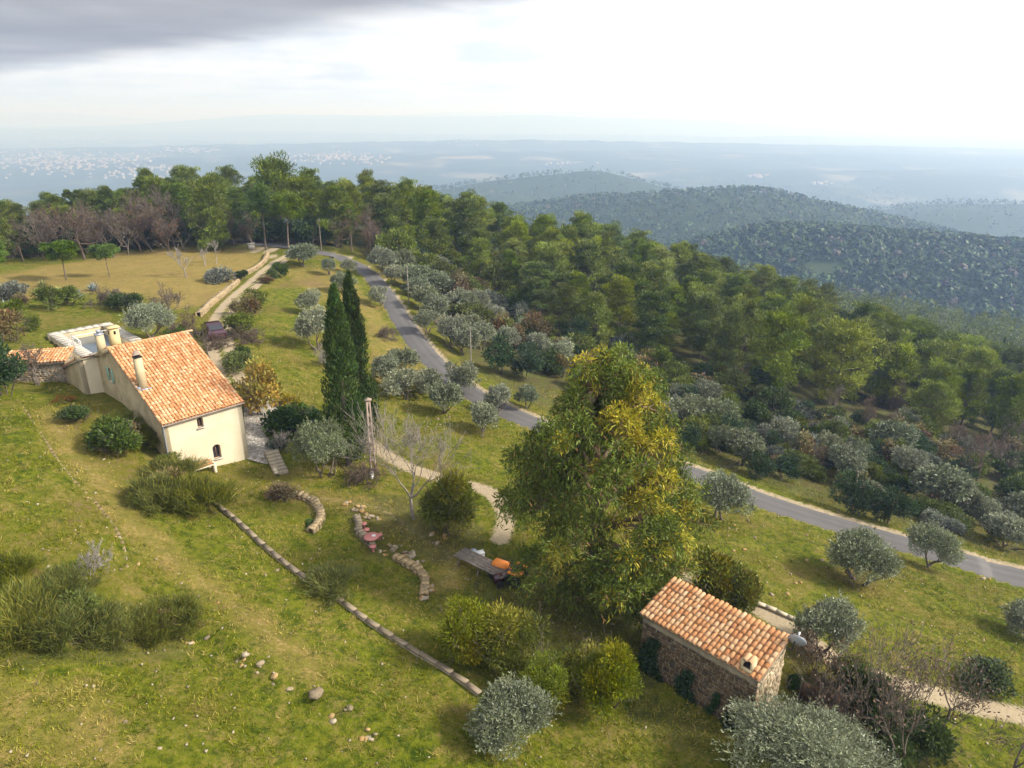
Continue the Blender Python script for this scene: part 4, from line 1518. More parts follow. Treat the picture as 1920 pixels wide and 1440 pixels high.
for (u, yl, vt, sx, mat, cap, nm) in ((188, 9.3, 627, 0.5, 'plaster_worn', 'flue', 'chimney'), (216, 9.6, 614, 0.62, 'plaster_yellow', 'slab', 'chimney')):
    xl = x_at(u, 640, yl)
    chimney(nm, xl, yl, zroof(yl) - 0.3, z_at(xl, yl, vt), sx, sx, mat, cap)
# television aerial on the rear verge
b = MB()
ax, ay = JX + 0.15, 12.0
az = zroof(ay)
b.tube([(ax, ay, az - 1.2), (ax, ay, az + 1.9)], 0.022, 6)
b.tube([(ax - 0.1, ay - 0.7, az + 1.85), (ax + 0.1, ay + 0.7, az + 1.85)], 0.012, 5)
for k in range(7):
    q = -0.6 + k * 0.2
    b.tube([(ax - 0.25 + 0.1 * q, ay + q, az + 1.85), (ax + 0.25 + 0.1 * q, ay + q, az + 1.85)], 0.008, 4)
b.build('aerial', 'metal_grey', house)
# little tiled lean-to by the door
lx = house_px(378, 866, FY)
lt = MB()
lt.box((lx[0] + 0.55, -0.32, lx[2] - 0.75), (0.16, 0.55, 1.5))
lt.box((lx[0] - 0.55, -0.3, lx[2] - 0.1), (2.2, 0.6, 0.08))
lean = lt.build('lean_to', 'plaster', house)
b = MB()
for k in range(9):
    for q in range(2):
        add_tile(b, np.array([lx[0] - 1.5 + k * 0.235, -0.68 + q * 0.32, lx[2] - 0.02 + q * 0.11]), 0.42, 0.11, 0.095, 6, 0.03, (0.2 + 0.5 * np.random.default_rng(k * 7 + q).random(),) * 3, 0.06)
tag(b.build('lean_to_tiles', 'tile_joined', lean), kind='stuff')

# ------------------------------------------------------------------ pool, shed, terrace
pc = POOL_C0 - HE * POOL_W - HN * POOL_L
pool = empty('stone_pool', (pc[0], pc[1], POOL_Z), HOUSE_YAW)
tag(pool, 'rectangular stone basin pool with wide pale coping behind the farmhouse', 'pool')
rng = np.random.default_rng(3)
cw = 0.95
b = MB()
for (x0, x1, y0, y1) in ((0, POOL_W, 0, cw), (0, POOL_W, POOL_L - cw, POOL_L), (0, cw, cw, POOL_L - cw), (POOL_W - cw, POOL_W, cw, POOL_L - cw)):
    b.box(((x0 + x1) / 2, (y0 + y1) / 2, -1.52), (x1 - x0, y1 - y0, 2.9))
b.build('basin_wall', 'plaster_worn', pool)
for side in range(4):
    ln = POOL_W if side < 2 else POOL_L - 2 * cw
    k, p = 0, 0.0
    while p < ln - 0.05:
        w_ = min(rng.uniform(0.55, 0.95), ln - p)
        s = MB()
        if side < 2:
            s.box((0, 0, 0), (w_ - 0.02, cw + 0.04, 0.09), jit=0.015, rng=rng)
            l_ = (p + w_ / 2, cw / 2 if side == 0 else POOL_L - cw / 2, -0.02)
        else:
            s.box((0, 0, 0), (cw + 0.04, w_ - 0.02, 0.09), jit=0.015, rng=rng)
            l_ = (cw / 2 if side == 2 else POOL_W - cw / 2, cw + p + w_ / 2, -0.02)
        s.build('coping_slab', 'coping_stone', pool, loc=l_)
        p += w_
b = MB()
b.add([(cw, cw, -0.75), (POOL_W - cw, cw, -0.75), (POOL_W - cw, POOL_L - cw, -0.75), (cw, POOL_L - cw, -0.75)], [[0, 1, 2, 3]])
b.build('water', 'pool_water', pool)
b = MB()
b.tube([(cw - 0.2, 5.2, 0.65), (POOL_W - 0.4, 5.2, 0.65)], 0.03, 6)
b.tube([(cw - 0.2, 5.2, -0.1), (cw - 0.2, 5.2, 0.65)], 0.03, 6)
b.tube([(POOL_W - 0.4, 5.2, -0.1), (POOL_W - 0.4, 5.2, 0.65)], 0.03, 6)
pr1 = b.build('pool_rail', 'white_paint')
pr1.location, pr1.rotation_euler = pool.location, pool.rotation_euler
tag(pr1, 'thin white horizontal rail across the stone pool', 'rail')
b = MB()
for q in (0, 0.55):
    b.tube([(0.2, 4.2 + q, 0.0), (0.2, 4.2 + q, 0.75), (0.75, 4.2 + q, 0.8), (1.05, 4.2 + q, 0.35), (1.05, 4.2 + q, -0.8)], 0.03, 6)
for q in range(3):
    b.tube([(1.05, 4.2, -0.5 + q * 0.28), (1.05, 4.75, -0.5 + q * 0.28)], 0.025, 6)
pl = b.build('pool_ladder', 'white_paint')
pl.location, pl.rotation_euler = pool.location, pool.rotation_euler
tag(pl, 'white tubular ladder at the pool edge nearest the bare tree', 'ladder')

sp0 = G(8, 716)
shed = empty('stone_shed', (sp0.x, sp0.y, sp0.z), HOUSE_YAW - 0.55)
tag(shed, 'low stone shed with orange tile roof beside the pool', 'shed')
b = MB()
b.box((2.2, 1.2, 0.2), (4.2, 2.2, 2.2))
sw = b.build('wall', 'mortar', shed)
b = MB()
rubble(b, rng, lambda a, z, d: (a, 0.1 + d, z), 0.1, 4.3, -0.4, lambda a: 1.25)
rubble(b, rng, lambda a, z, d: (4.3 - d, a, z), 0.1, 2.3, -0.4, lambda a: 1.25)
tag(b.build('stonework', 'stone', sw), kind='stuff')
tiled_slope(shed, 'roof', 4.6, 2.7, 0.23, 0.36, 0, 9, loc=(-0.1, -0.15, 1.28), pitch=0.12)

def poly_sheet(name, px, mat, lift, kind='structure', sub=0.5):
    P = [G(u, v) for (u, v) in px]
    xs, ys = [p.x for p in P], [p.y for p in P]
    gx, gy = np.arange(min(xs), max(xs) + sub, sub), np.arange(min(ys), max(ys) + sub, sub)
    X, Y = np.meshgrid(gx, gy)
    X, Y = X.ravel(), Y.ravel()
    inn = in_poly(X, Y, [(p.x, p.y) for p in P])
    X, Y = X[inn], Y[inn]
    pts_ = [Vector((p.x, p.y)) for p in P] + [Vector((a, c_)) for a, c_ in zip(X, Y)]
    k = len(P)
    v2, _, f2, _, _, _ = delaunay_2d_cdt(pts_, [(i, (i + 1) % k) for i in range(k)], [], 1, 1e-4)
    v2 = np.array([(p[0], p[1]) for p in v2])
    z = ground_h(v2[:, 0], v2[:, 1]) + lift
    b = MB()
    b.add(np.stack([v2[:, 0], v2[:, 1], z], 1), np.array([list(f) for f in f2]))
    return tag(b.build(name, mat, smooth=True), kind=kind)


m, t, out = new_mat('crazy_paving')
pos = t.n('ShaderNodeNewGeometry').outputs['Position']
e_ = t.voronoi(pos, 4.4, 'DISTANCE_TO_EDGE')
cc = t.n('ShaderNodeTexVoronoi')
cc.inputs['Scale'].default_value = 4.4
t.link(pos, cc.inputs['Vector'])
sc_ = t.n('ShaderNodeSeparateColor')
t.link(cc.outputs['Color'], sc_.inputs[0])
base = t.ramp(sc_.outputs[0], [(0, (0.22, 0.195, 0.16)), (0.5, (0.33, 0.30, 0.26)), (1, (0.44, 0.41, 0.37))])
base = t.mix(t.math('SUBTRACT', 1.0, t.smooth(e_, 0.03, 0.07)), base, (0.17, 0.13, 0.085))
t.link(principled(t, base, 0.9, 0.2, bump(t, t.smooth(e_, 0.02, 0.10), 0.7, 0.04)), out.inputs[0])
MATS['crazy_paving'] = m
TERR = [(455, 752), (500, 745), (548, 772), (528, 800), (500, 815), (512, 842), (526, 866), (500, 872), (464, 862)]
poly_sheet('terrace_paving', TERR, 'crazy_paving', 0.06)

# garden steps
s0, s1 = G(510, 856), G(528, 890)
dv = np.array([s1.x - s0.x, s1.y - s0.y])
ln = np.linalg.norm(dv)
dv /= ln
steps = empty('garden_steps', (s0.x, s0.y, s0.z), math.atan2(dv[1], dv[0]))
tag(steps, 'short flight of pale stone steps leading down from the paved terrace', 'steps')
for k in range(7):
    f = (k + 0.5) / 7
    zz1 = gz(s0.x + dv[0] * ln * f, s0.y + dv[1] * ln * f) - s0.z
    b = MB()
    b.box((0, 0, 0), (ln / 7 * 0.96, 0.95, 0.34), jit=0.02, rng=rng)
    b.build('step', 'mortar', steps, loc=(ln * f, 0, zz1 + 0.42 * (1 - f) - 0.02))


# ------------------------------------------------------------------ dry stone walls
def stone_wall(name, px, width, height, label, cap='capstone', mat='limestone', step=0.42, seed=0, body='mortar', capcol=(1, 1, 1), maxn=300, stones=True, skip=0.0, thick=(0.06, 0.10), jit=0.03):
    L = resample([np.array(G(u, v)) for (u, v) in px], step)
    rng = np.random.default_rng(seed)
    o = L[0].copy()
    root = empty(name, o)
    tag(root, label, 'wall', kind='thing')
    T = np.gradient(L, axis=0)
    N = np.stack([-T[:, 1], T[:, 0]], 1)
    N /= np.linalg.norm(N, axis=1)[:, None]
    z = ground_h(L[:, 0], L[:, 1])
    V = []
    for i in range(len(L)):
        for (s, h) in ((-1, -0.5), (-0.9, height - 0.05), (0.9, height - 0.05), (1, -0.5)):
            V.append((L[i, 0] + N[i, 0] * s * width / 2 - o[0], L[i, 1] + N[i, 1] * s * width / 2 - o[1], z[i] + h - o[2]))
    b = MB()
    m_ = np.arange(len(L) - 1) * 4
    F = np.concatenate([np.stack([m_ + k, m_ + k + 1, m_ + k + 5, m_ + k + 4], 1) for k in range(3)])
    b.add(V, F)
    b.build('wall_body', body, root)
    for i in range(min(len(L) - 1, maxn)):
        if rng.random() < skip:
            continue
        p = (L[i] + L[i + 1]) / 2
        zz1 = (z[i] + z[i + 1]) / 2 + height
        s = MB()
        ll = np.linalg.norm(L[i + 1, :2] - L[i, :2])
        s.box((0, 0, 0), (ll * rng.uniform(0.96, 1.02), width * rng.uniform(0.95, 1.08), rng.uniform(*thick)), jit=jit, rng=rng, col_=tuple(np.array(capcol) * rng.uniform(0.82, 1.12)))
        q = s.build(cap, mat, root, loc=(p[0] - o[0], p[1] - o[1], zz1 - o[2]))
        q.rotation_euler = (rng.normal() * 0.04, rng.normal() * 0.04, math.atan2(T[i, 1], T[i, 0]))
    if stones:
        fs = MB()
        for i in range(len(L) - 1):
            for s_ in (-1, 1):
                zr = z[i] - 0.1
                while zr < z[i] + height - 0.1:
                    h = rng.uniform(0.1, 0.2)
                    p = L[i] * 0.5 + L[i + 1] * 0.5
                    fs.box((p[0] + N[i, 0] * s_ * (width / 2) - o[0], p[1] + N[i, 1] * s_ * (width / 2) - o[1], zr + h / 2 - o[2]), (step * rng.uniform(0.7, 0.95), 0.14, h * 0.9), math.atan2(T[i, 1], T[i, 0]), tuple(np.array(capcol) * rng.uniform(0.7, 1.15)), 0.08, rng)
                    zr += h
        tag(fs.build('facing_stones', mat, root), kind='stuff')
    return root


stone_wall('stone_wall', [(400, 942), (440, 975), (500, 1030), (560, 1078), (640, 1130), (700, 1175), (790, 1232), (860, 1275), (900, 1305)], 0.24, 0.17, 'long straight grey boundary wall with flat capstones crossing the grass slope', mat='limestone', seed=1, capcol=(0.46, 0.40, 0.33), step=0.85, jit=0.008, thick=(0.07, 0.075), stones=False)
stone_wall('retaining_wall', [(553, 932), (585, 942), (602, 965), (598, 985), (582, 1000)], 0.38, 0.35, 'short curved rubble retaining wall below the garden steps', seed=2, capcol=(0.66, 0.55, 0.38), jit=0.17, step=0.3, skip=0.1, thick=(0.07, 0.2))
stone_wall('retaining_wall', [(668, 972), (675, 990), (672, 1002), (690, 1018), (700, 1030)], 0.3, 0.35, 'curved stone wall hugging the pink garden table', seed=3, capcol=(0.5, 0.44, 0.36), jit=0.17, step=0.3, skip=0.1, thick=(0.07, 0.2))
stone_wall('retaining_wall', [(740, 1048), (775, 1068), (795, 1085), (797, 1105), (795, 1122)], 0.34, 0.32, 'crooked pale stone edging wall running down from the rock heap', seed=4, capcol=(0.72, 0.58, 0.38), jit=0.2, step=0.3, skip=0.12, thick=(0.07, 0.22))
stone_wall('drive_wall', [(372, 590), (395, 568), (420, 550), (446, 528)], 0.5, 0.45, 'broad pale stone wall along the driveway beside the dry field', seed=5, capcol=(0.8, 0.66, 0.46), step=0.6)
stone_wall('drive_wall', [(462, 514), (480, 505), (497, 490), (502, 478)], 0.45, 0.5, 'pale stone wall at the upper bend of the driveway', seed=6, capcol=(0.8, 0.66, 0.46), step=0.6)
stone_wall('terrace_edge_wall', [(516, 858), (512, 872), (520, 893)], 0.25, 0.22, 'narrow stone string wall beside the garden steps', seed=8, capcol=(1.2, 1.1, 0.95), stones=False)
stone_wall('terrace_edge_wall', [(30, 752), (75, 815), (130, 895), (190, 960), (228, 1020), (236, 1070)], 0.22, 0.10, 'low overgrown row of terrace stones on the uphill meadow', seed=9, capcol=(0.42, 0.34, 0.2), stones=False, skip=0.45, jit=0.1)
stone_wall('terrace_edge_wall', [(1380, 1120), (1440, 1142), (1490, 1165)], 0.25, 0.15, 'low kerb wall beside the sandy track behind the stone hut', seed=10, capcol=(0.9, 0.85, 0.75), stones=False)


def rock_mesh(seed, mat='limestone', c=(1, 1, 1)):
    rng = np.random.default_rng(seed)
    b = MB()
    prof = [(0.0, -0.38), (0.42, -0.3), (0.55, 0.0), (0.4, 0.3), (0.0, 0.42)]
    b.lathe(prof, 7, col_=c)
    b.v[0] = b.v[0] + rng.normal(size=b.v[0].shape) * 0.07
    b.v[0][:7] = b.v[0][:7].mean(0)
    b.v[0][-7:] = b.v[0][-7:].mean(0)
    return b.mesh('rock', mat)


ROCKS = [rock_mesh(40 + i, 'limestone', c) for i, c in enumerate(((0.6, 0.52, 0.4), (0.75, 0.56, 0.3), (0.42, 0.36, 0.28), (0.75, 0.68, 0.58), (0.68, 0.46, 0.22)))]


def rocks(spec, label, group, seed, smin=0.16, smax=0.42):
    rng = np.random.default_rng(seed)
    for (u, v, du, dv_, n) in spec:
        for _ in range(n):
            p = G(u + rng.uniform(-du, du), v + rng.uniform(-dv_, dv_))
            s = rng.uniform(smin, smax)
            o = inst('rock', ROCKS[rng.integers(5)], None, (p.x, p.y, p.z + s * 0.15), (rng.normal() * 0.3, rng.normal() * 0.3, rng.uniform(0, 6.28)), (s * rng.uniform(0.8, 1.3), s, s * rng.uniform(0.6, 0.9)))
            tag(o, label, 'rock', group)


rocks([(650, 945, 6, 3, 5), (672, 955, 10, 6, 9), (690, 968, 9, 7, 9), (708, 975, 6, 4, 3)], 'loose pale rock in the heap above the pink garden table', 'rocks above the garden table', 1)
rocks([(738, 1028, 12, 7, 9), (765, 1045, 14, 8, 11), (785, 1058, 10, 6, 6), (718, 1038, 8, 4, 5)], 'loose yellowish rock in the heap below the pink garden table', 'rocks below the garden table', 2)
rocks([(800, 1080, 10, 6, 3), (805, 1105, 10, 8, 5), (795, 1122, 6, 5, 4)], 'rough pale rock lying by the crooked edging wall', 'rocks by the edging wall', 3)
rocks([(820, 1010, 16, 10, 9)], 'small rock under the bamboo clump beside the garden path', 'rocks under the bamboo clump', 4, 0.14, 0.3)
rocks([(350, 1205, 12, 4, 3), (390, 1195, 4, 3, 1), (455, 1245, 10, 8, 7), (480, 1262, 10, 4, 4), (510, 1280, 14, 4, 4), (545, 1297, 14, 4, 4), (640, 1350, 20, 8, 6), (690, 1382, 16, 8, 6)], 'grey field stone along the ruined terrace edge in the meadow', 'stones of the ruined terrace edge', 5, 0.12, 0.3)
p = G(595, 1318)
o = inst('boulder', ROCKS[2], None, (p.x, p.y, p.z + 0.1), (0.1, 0, 0.4), (0.62, 0.52, 0.4))
tag(o, 'big rounded grey boulder at the ruined terrace edge', 'boulder')
rocks([(175, 1288, 3, 2, 1), (265, 1055, 60, 40, 4), (350, 1090, 60, 50, 4), (235, 1355, 3, 2, 1), (298, 1402, 2, 2, 1), (187, 1408, 2, 2, 1), (505, 1386, 2, 2, 1), (120, 900, 80, 60, 4), (60, 1050, 40, 30, 3), (525, 1070, 6, 3, 2)], 'single pale stone lying in the meadow grass', 'stones scattered in the meadow', 6, 0.08, 0.18)
rocks([(1380, 1000, 60, 40, 5), (1500, 1040, 60, 40, 4), (1850, 1075, 30, 6, 4), (1780, 1048, 20, 4, 4), (1450, 1110, 60, 20, 4), (840, 790, 20, 8, 4)], 'pale stone in the grass below the paved lane', 'stones below the lane', 7, 0.14, 0.3)

# ------------------------------------------------------------------ the stone hut
HUT_YAW = R(-45.5)
UE = np.array([math.cos(HUT_YAW), math.sin(HUT_YAW)])
UN = np.array([-UE[1], UE[0]])
re = ray(1424, 1278) * 29.0
UL, UP, US = 5.95, R(13), 2.72
hut_o = re[:2] - UE * UL
hut_z = -24.95
UEZ = re[2] - hut_z
hut = empty('stone_hut', (hut_o[0], hut_o[1], hut_z), HUT_YAW)
tag(hut, 'small rubble stone hut with single-pitch terracotta tile roof', 'hut')
rng = np.random.default_rng(17)
UD = US * math.cos(UP)
URZ = UEZ + US * math.sin(UP)
ztop = lambda y: UEZ + math.tan(UP) * y - 0.12
b = MB()
wall_mesh(b, [(0.1, -1.0), (UL - 0.12, -1.0), (UL - 0.12, UEZ - 0.1), (0.1, UEZ - 0.1)], [], lambda a, z, d: (a, 0.14 + d, z), 0.4)
wl = b.build('front_wall', 'mortar', hut)
b = MB()
rubble(b, rng, lambda a, z, d: (a, 0.14 + d, z), 0.1, UL - 0.12, -0.5, lambda a: UEZ - 0.42 + 0.05 * math.sin(a * 5), cols=[(0.44, 0.36, 0.30), (0.34, 0.30, 0.27), (0.58, 0.48, 0.37), (0.5, 0.38, 0.27)])  # front stones darkened: the shade on this wall is put into their colour
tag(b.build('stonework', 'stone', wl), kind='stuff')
b = MB()
gab = [(0.14, -1.0), (UD - 0.1, -1.0), (UD - 0.1, ztop(UD - 0.1)), (0.14, ztop(0.14))]
dhole = [(0.95, 0.1), (1.32, 0.1), (1.32, 1.75), (0.95, 1.75)]
wall_mesh(b, gab, [dhole], lambda a, z, d: (UL - 0.12 - d, a, z), 0.4)
gwl = b.build('gable_wall', 'mortar', hut)
b = MB()
rubble(b, rng, lambda a, z, d: (UL - 0.12 - d, a, z), 0.14, UD - 0.1, -0.5, lambda a: ztop(a) - 0.05, cols=[(1.5, 1.35, 1.1), (1.25, 1.1, 0.85), (1.7, 1.55, 1.3)], skip=lambda a, z: 0.85 < a < 1.42 and z < 1.8)  # paler stones: sunlight on this end is put into their colour
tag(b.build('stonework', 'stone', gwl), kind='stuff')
b = MB()
b.box((UL - 0.34, 1.135, 0.92), (0.05, 0.37, 1.65))
b.build('door', 'wood_grey', hut)
b = MB()
wall_mesh(b, gab, [], lambda a, z, d: (0.1 + d, a, z), 0.4)
b.build('far_gable_wall', 'mortar', hut)
b = MB()
wall_mesh(b, [(0.1, -1), (UL - 0.12, -1), (UL - 0.12, URZ - 0.15), (0.1, URZ - 0.15)], [], lambda a, z, d: (a, UD - 0.1 - d, z), 0.4)
b.build('rear_wall', 'mortar', hut)


def hut_px(u, v):
    r = ray(u, v)
    o = np.array([-hut_o[0], -hut_o[1], -hut_z])
    lo = np.array([o[:2] @ UE, o[:2] @ UN, o[2]])
    ld = np.array([r[:2] @ UE, r[:2] @ UN, r[2]])
    k = math.tan(UP)
    t_ = (UEZ + k * lo[1] - lo[2]) / (ld[2] - k * ld[1])
    return lo + ld * t_


hc = hut_px(1403, 1254)
hroof = tiled_slope(hut, 'roof', UL, US, 0.229, 0.335, 290, 11, loc=(0, 0, UEZ), pitch=UP, holes=[(hc[0] - 0.26, hc[0] + 0.26, hc[1] - 0.25, hc[1] + 0.25)], single_from='low')
# chimney: squat box with a dark mouth and two tiles on top
b = MB()
for (dx, dy, sx, sy) in ((-0.2, 0, 0.08, 0.46), (0.2, 0, 0.08, 0.46), (0, 0.2, 0.32, 0.06)):
    b.box((hc[0] + dx, hc[1] + dy, hc[2] + 0.22), (sx, sy, 0.6))
b.box((hc[0], hc[1] - 0.22, hc[2] + 0.06), (0.48, 0.06, 0.26))
hch = b.build('chimney', 'plaster_worn', hut)
b = MB()
b.box((hc[0], hc[1], hc[2] + 0.12), (0.34, 0.36, 0.3))
b.build('smoke_hole', 'dark_void', hch)
b = MB()
for q in (-0.12, 0.12):
    add_tile(b, np.array([hc[0] + q, hc[1] - 0.26, hc[2] + 0.52]), 0.5, 0.12, 0.11, 6, 0.05 * q, (0.85,) * 3, 0.0)
b.build('cap_tiles', 'tile_joined', hch)

# satellite dish at the upper corner of the hut
dp = hut_o + UE * (UL + 0.16) + UN * (UD - 0.25)
dish = empty('satellite_dish', (dp[0], dp[1], hut_z + URZ - 0.3), HUT_YAW)
tag(dish, 'grey satellite dish on a short mast at the corner of the stone hut', 'satellite dish')
b = MB()
b.tube([(-0.15, 0, -0.1), (0.05, 0, -0.05), (0.1, 0, 0.45)], 0.03, 8)
b.build('mast', 'metal_dark', dish)
b = MB()
b.lathe([(0.0, 0.0), (0.15, 0.015), (0.28, 0.05), (0.38, 0.10), (0.39, 0.105), (0.38, 0.085), (0.28, 0.03), (0.15, -0.01), (0.0, -0.02)], 24)
bowl = b.build('bowl', 'metal_grey', dish, True, (0.16, 0.05, 0.40))
aim = Vector((-0.217, 0.892, 0.4))
bowl.rotation_euler = aim.to_track_quat('Z', 'Y').to_euler()
b = MB()
b.tube([(0.0, -0.36, 0.1), (0.0, -0.1, 0.42)], 0.016, 6)
b.tube([(0.0, -0.1, 0.42), (0.0, -0.08, 0.55)], 0.04, 8)
b.build('receiver_arm', 'white_paint', bowl)

# ------------------------------------------------------------------ hero trees
TP = ('trunk', 'crown')
for (u, v, h, r, sd, lb) in ((655, 872, 13.6, 1.55, 1, 'tall dark green columnar cypress, the one standing beside the round grey-green olive'), (680, 842, 13.0, 1.5, 2, 'tall columnar cypress, the one rising behind the concrete utility pole')):
    plant('cypress_tree', make_cypress(sd, h, r), G(u, v), 1.0, sd, lb, 'cypress', 'pair of cypresses')
ep = G(1112, 1120)
plant('eucalyptus_tree', make_eucalyptus(4, 14.6), ep, 0.95, 0.0, 'huge drooping yellow-green eucalyptus tree shading the stone hut', 'eucalyptus', sz=1.12)

# ------------------------------------------------------------------ olives
OL = [make_olive(100 + i, hue=hu) for i, hu in enumerate(((0.170, 0.182, 0.100), (0.19, 0.198, 0.112), (0.140, 0.158, 0.078), (0.205, 0.212, 0.130)))]
OLN = [make_olive(120 + i, n=16000, L=0.17, W=0.05, lobes=24, hue=hu) for i, hu in enumerate(((0.16, 0.178, 0.092), (0.19, 0.203, 0.115)))]
rs_ = random.Random(8)


def olive_px(u, v, wpx, label, group=None, near=False, idx=None, ratio=1.0, meshes=None, name='olive_tree', cat='olive tree', nominal=4.0):
    p = G(u, v)
    s = wpx * depth(p) / F_PX / nominal
    k = rs_.randrange(4)
    me = meshes if meshes is not None else (OLN[(idx or 0) % 2] if near else OL[k if idx is None else idx % 4])
    return plant(name, me, p, s, rs_.uniform(0, 6.28), label, cat, group, sz=ratio)


olive_px(605, 893, 100, 'big round grey-green olive at the foot of the cypresses', near=True, idx=0, ratio=1.3)
olive_px(1352, 975, 108, 'silvery olive on the grass between the eucalyptus and the paved lane', near=True, idx=1, ratio=1.1)
olive_px(1605, 1088, 125, 'spreading olive with a visible crooked trunk alone on the sloping lawn', near=True, idx=0)
olive_px(1740, 1060, 86, 'upright olive with a thick stump at the near edge of the lane', near=True, idx=1, ratio=1.25)
olive_px(1545, 1225, 130, 'thin grey olive behind the stone hut among bare brown twigs', near=True, idx=1)
olive_px(1925, 1195, 90, 'dark olive at the end of the lawn by the sandy track', near=True, idx=0)
olive_px(1505, 1490, 295, 'large silvery olive crowding the door side of the stone hut', meshes=make_olive(140, 6.0, 5.0, 42000, 0.15, 0.042, (0.205, 0.218, 0.128), 44, 1.0), nominal=6.0, ratio=0.72)
olive_px(957, 1392, 150, 'olive with a bare trunk standing below the long boundary wall', near=True, idx=0, ratio=1.0)
olive_px(287, 640, 84, 'rounded olive beside the farmhouse roof ridge', near=True, idx=1)
olive_px(713, 572, 44, 'clipped round olive touching the near kerb of the lane bend')
olive_px(648, 548, 46, 'round olive just above the tip of the cypresses')
olive_px(580, 590, 52, 'small olive on the bank between driveway and cypresses')
olive_px(592, 655, 84, 'wide pale olive directly behind the cypresses')
olive_px(568, 500, 60, 'grey olive on the bank at the driveway bend', ratio=0.9)
olive_px(618, 516, 34, 'small olive below the upper end of the lane')
olive_px(655, 512, 30, 'tiny olive by the upper end of the lane, next to pale blossom', ratio=1.1)
for (u, v, wp) in ((725, 722, 62), (757, 700, 60), (760, 748, 70), (808, 745, 64), (836, 775, 72), (862, 728, 70), (932, 770, 64), (910, 812, 68), (985, 770, 50)):
    olive_px(u, v, wp, 'round olive in the cluster between the cypresses and the lane', 'olives between cypresses and lane')
for (u, v, wp) in ((720, 520, 58), (757, 515, 52), (780, 545, 62), (745, 540, 46), (815, 520, 50), (825, 560, 60), (795, 585, 62), (860, 590, 60), (820, 610, 64), (875, 625, 52), (850, 650, 62), (780, 560, 50), (900, 590, 48), (930, 620, 50),
                   (800, 630, 50), (870, 665, 64), (905, 655, 58), (955, 660, 52), (990, 640, 50), (1040, 690, 70), (1010, 665, 52)):
    olive_px(u, v, wp, 'olive in the dense grove across the lane from the cypresses', 'olives of the upper grove')
for (u, v, wp) in ((1290, 800, 74), (1340, 808, 74), (1318, 770, 66), (1390, 872, 84), (1350, 850, 60), (1462, 842, 70), (1500, 862, 56), (1545, 860, 56), (1580, 905, 84), (1610, 880, 60), (1668, 860, 84), (1700, 895, 70), (1755, 960, 110), (1800, 965, 70),
                   (1880, 1025, 84), (1915, 990, 80), (1700, 820, 60), (1560, 830, 52), (1630, 950, 56), (1840, 985, 60), (1240, 800, 56), (1270, 760, 50)):
    olive_px(u, v, wp, 'silvery olive in the scrub across the lane from the lawn', 'olives in the lower scrub')

# ------------------------------------------------------------------ shrubs
BU = {
    'dark': [make_bush(200 + i, hue=(0.050, 0.074, 0.014)) for i in range(2)],
    'holm': [make_bush(205 + i, w_=2.6, h=2.4, n=3400, hue=(0.042, 0.072, 0.026)) for i in range(2)],
    'mid': [make_bush(210 + i, hue=(0.105, 0.125, 0.018)) for i in range(3)],
    'yellow': [make_bush(220 + i, hue=(0.20, 0.175, 0.02), accent=(0.34, 0.22, 0.02), open_=0.1, n=2400) for i in range(2)],
    'brown': [make_bush(230 + i, hue=(0.15, 0.115, 0.045), accent=(0.16, 0.09, 0.045), open_=0.1, n=2000) for i in range(2)],
    'sage': [make_bush(240 + i, hue=(0.15, 0.16, 0.12), h=1.3, n=2400) for i in range(2)],
    'red': [make_bush(250, hue=(0.30, 0.085, 0.03), h=1.0, n=900, accent=(0.12, 0.12, 0.02))],
    'bamboo': [make_bush(260, w_=2.4, h=2.6, n=9000, L=0.22, W=0.035, hue=(0.14, 0.15, 0.014), accent=(0.25, 0.22, 0.02), lobes=18)],
    'laurel': [make_bush(265, w_=2.6, h=2.3, n=6000, L=0.17, W=0.08, hue=(0.11, 0.125, 0.014), lobes=18, accent=(0.18, 0.16, 0.015))],
    'ivy': [make_bush(270, w_=2.0, h=1.7, n=3500, L=0.14, W=0.11, hue=(0.040, 0.078, 0.014), lobes=14)],
    'mimosa': [make_bush(275 + i, w_=2.8, h=2.8, n=16000, L=0.16, W=0.034, hue=(0.14, 0.158, 0.013), accent=(0.22, 0.20, 0.014), lobes=26, open_=0.2) for i in range(2)],
}
NOM = {'dark': 2.2, 'holm': 2.6, 'mid': 2.2, 'yellow': 2.2, 'brown': 2.2, 'sage': 2.2, 'red': 2.2, 'bamboo': 2.4, 'laurel': 2.6, 'ivy': 2.0, 'mimosa': 2.8}


def bush_px(kind, u, v, wpx, label, group=None, ratio=1.0, name='shrub', cat='shrub'):
    p = G(u, v)
    s = wpx * depth(p) / F_PX / (NOM[kind] * 0.95)
    return plant(name, rs_.choice(BU[kind]), p, s, rs_.uniform(0, 6.28), label, cat, group, parts=('stem', 'crown'), sz=ratio)


bush_px('mimosa', 1130, 1325, 135, 'bright yellow-green feathery bush in front of the hut wall', name='mimosa_bush', cat='bush', ratio=1.15)
bush_px('mimosa', 1095, 1280, 110, 'yellow-green feathery bush touching the lowest eucalyptus branches', name='mimosa_bush', cat='bush')
bush_px('mimosa', 880, 1235, 130, 'dull green feathery bush against the long boundary wall', name='mimosa_bush', cat='bush')
bush_px('mimosa', 960, 1250, 150, 'broad feathery bush filling the hollow behind the boundary wall', name='mimosa_bush', cat='bush')
bush_px('mimosa', 1020, 1320, 110, 'feathery bush crowding the olive below the boundary wall', name='mimosa_bush', cat='bush')
bush_px('bamboo', 845, 1000, 118, 'bright green bamboo clump beside the bare garden tree', name='bamboo_clump', cat='bamboo', ratio=1.2).location.z -= 0.5
bush_px('laurel', 1330, 1120, 112, 'dense laurel hedge bush behind the hut roof, the one touching the eucalyptus', name='laurel_bush', cat='bush', ratio=1.1)
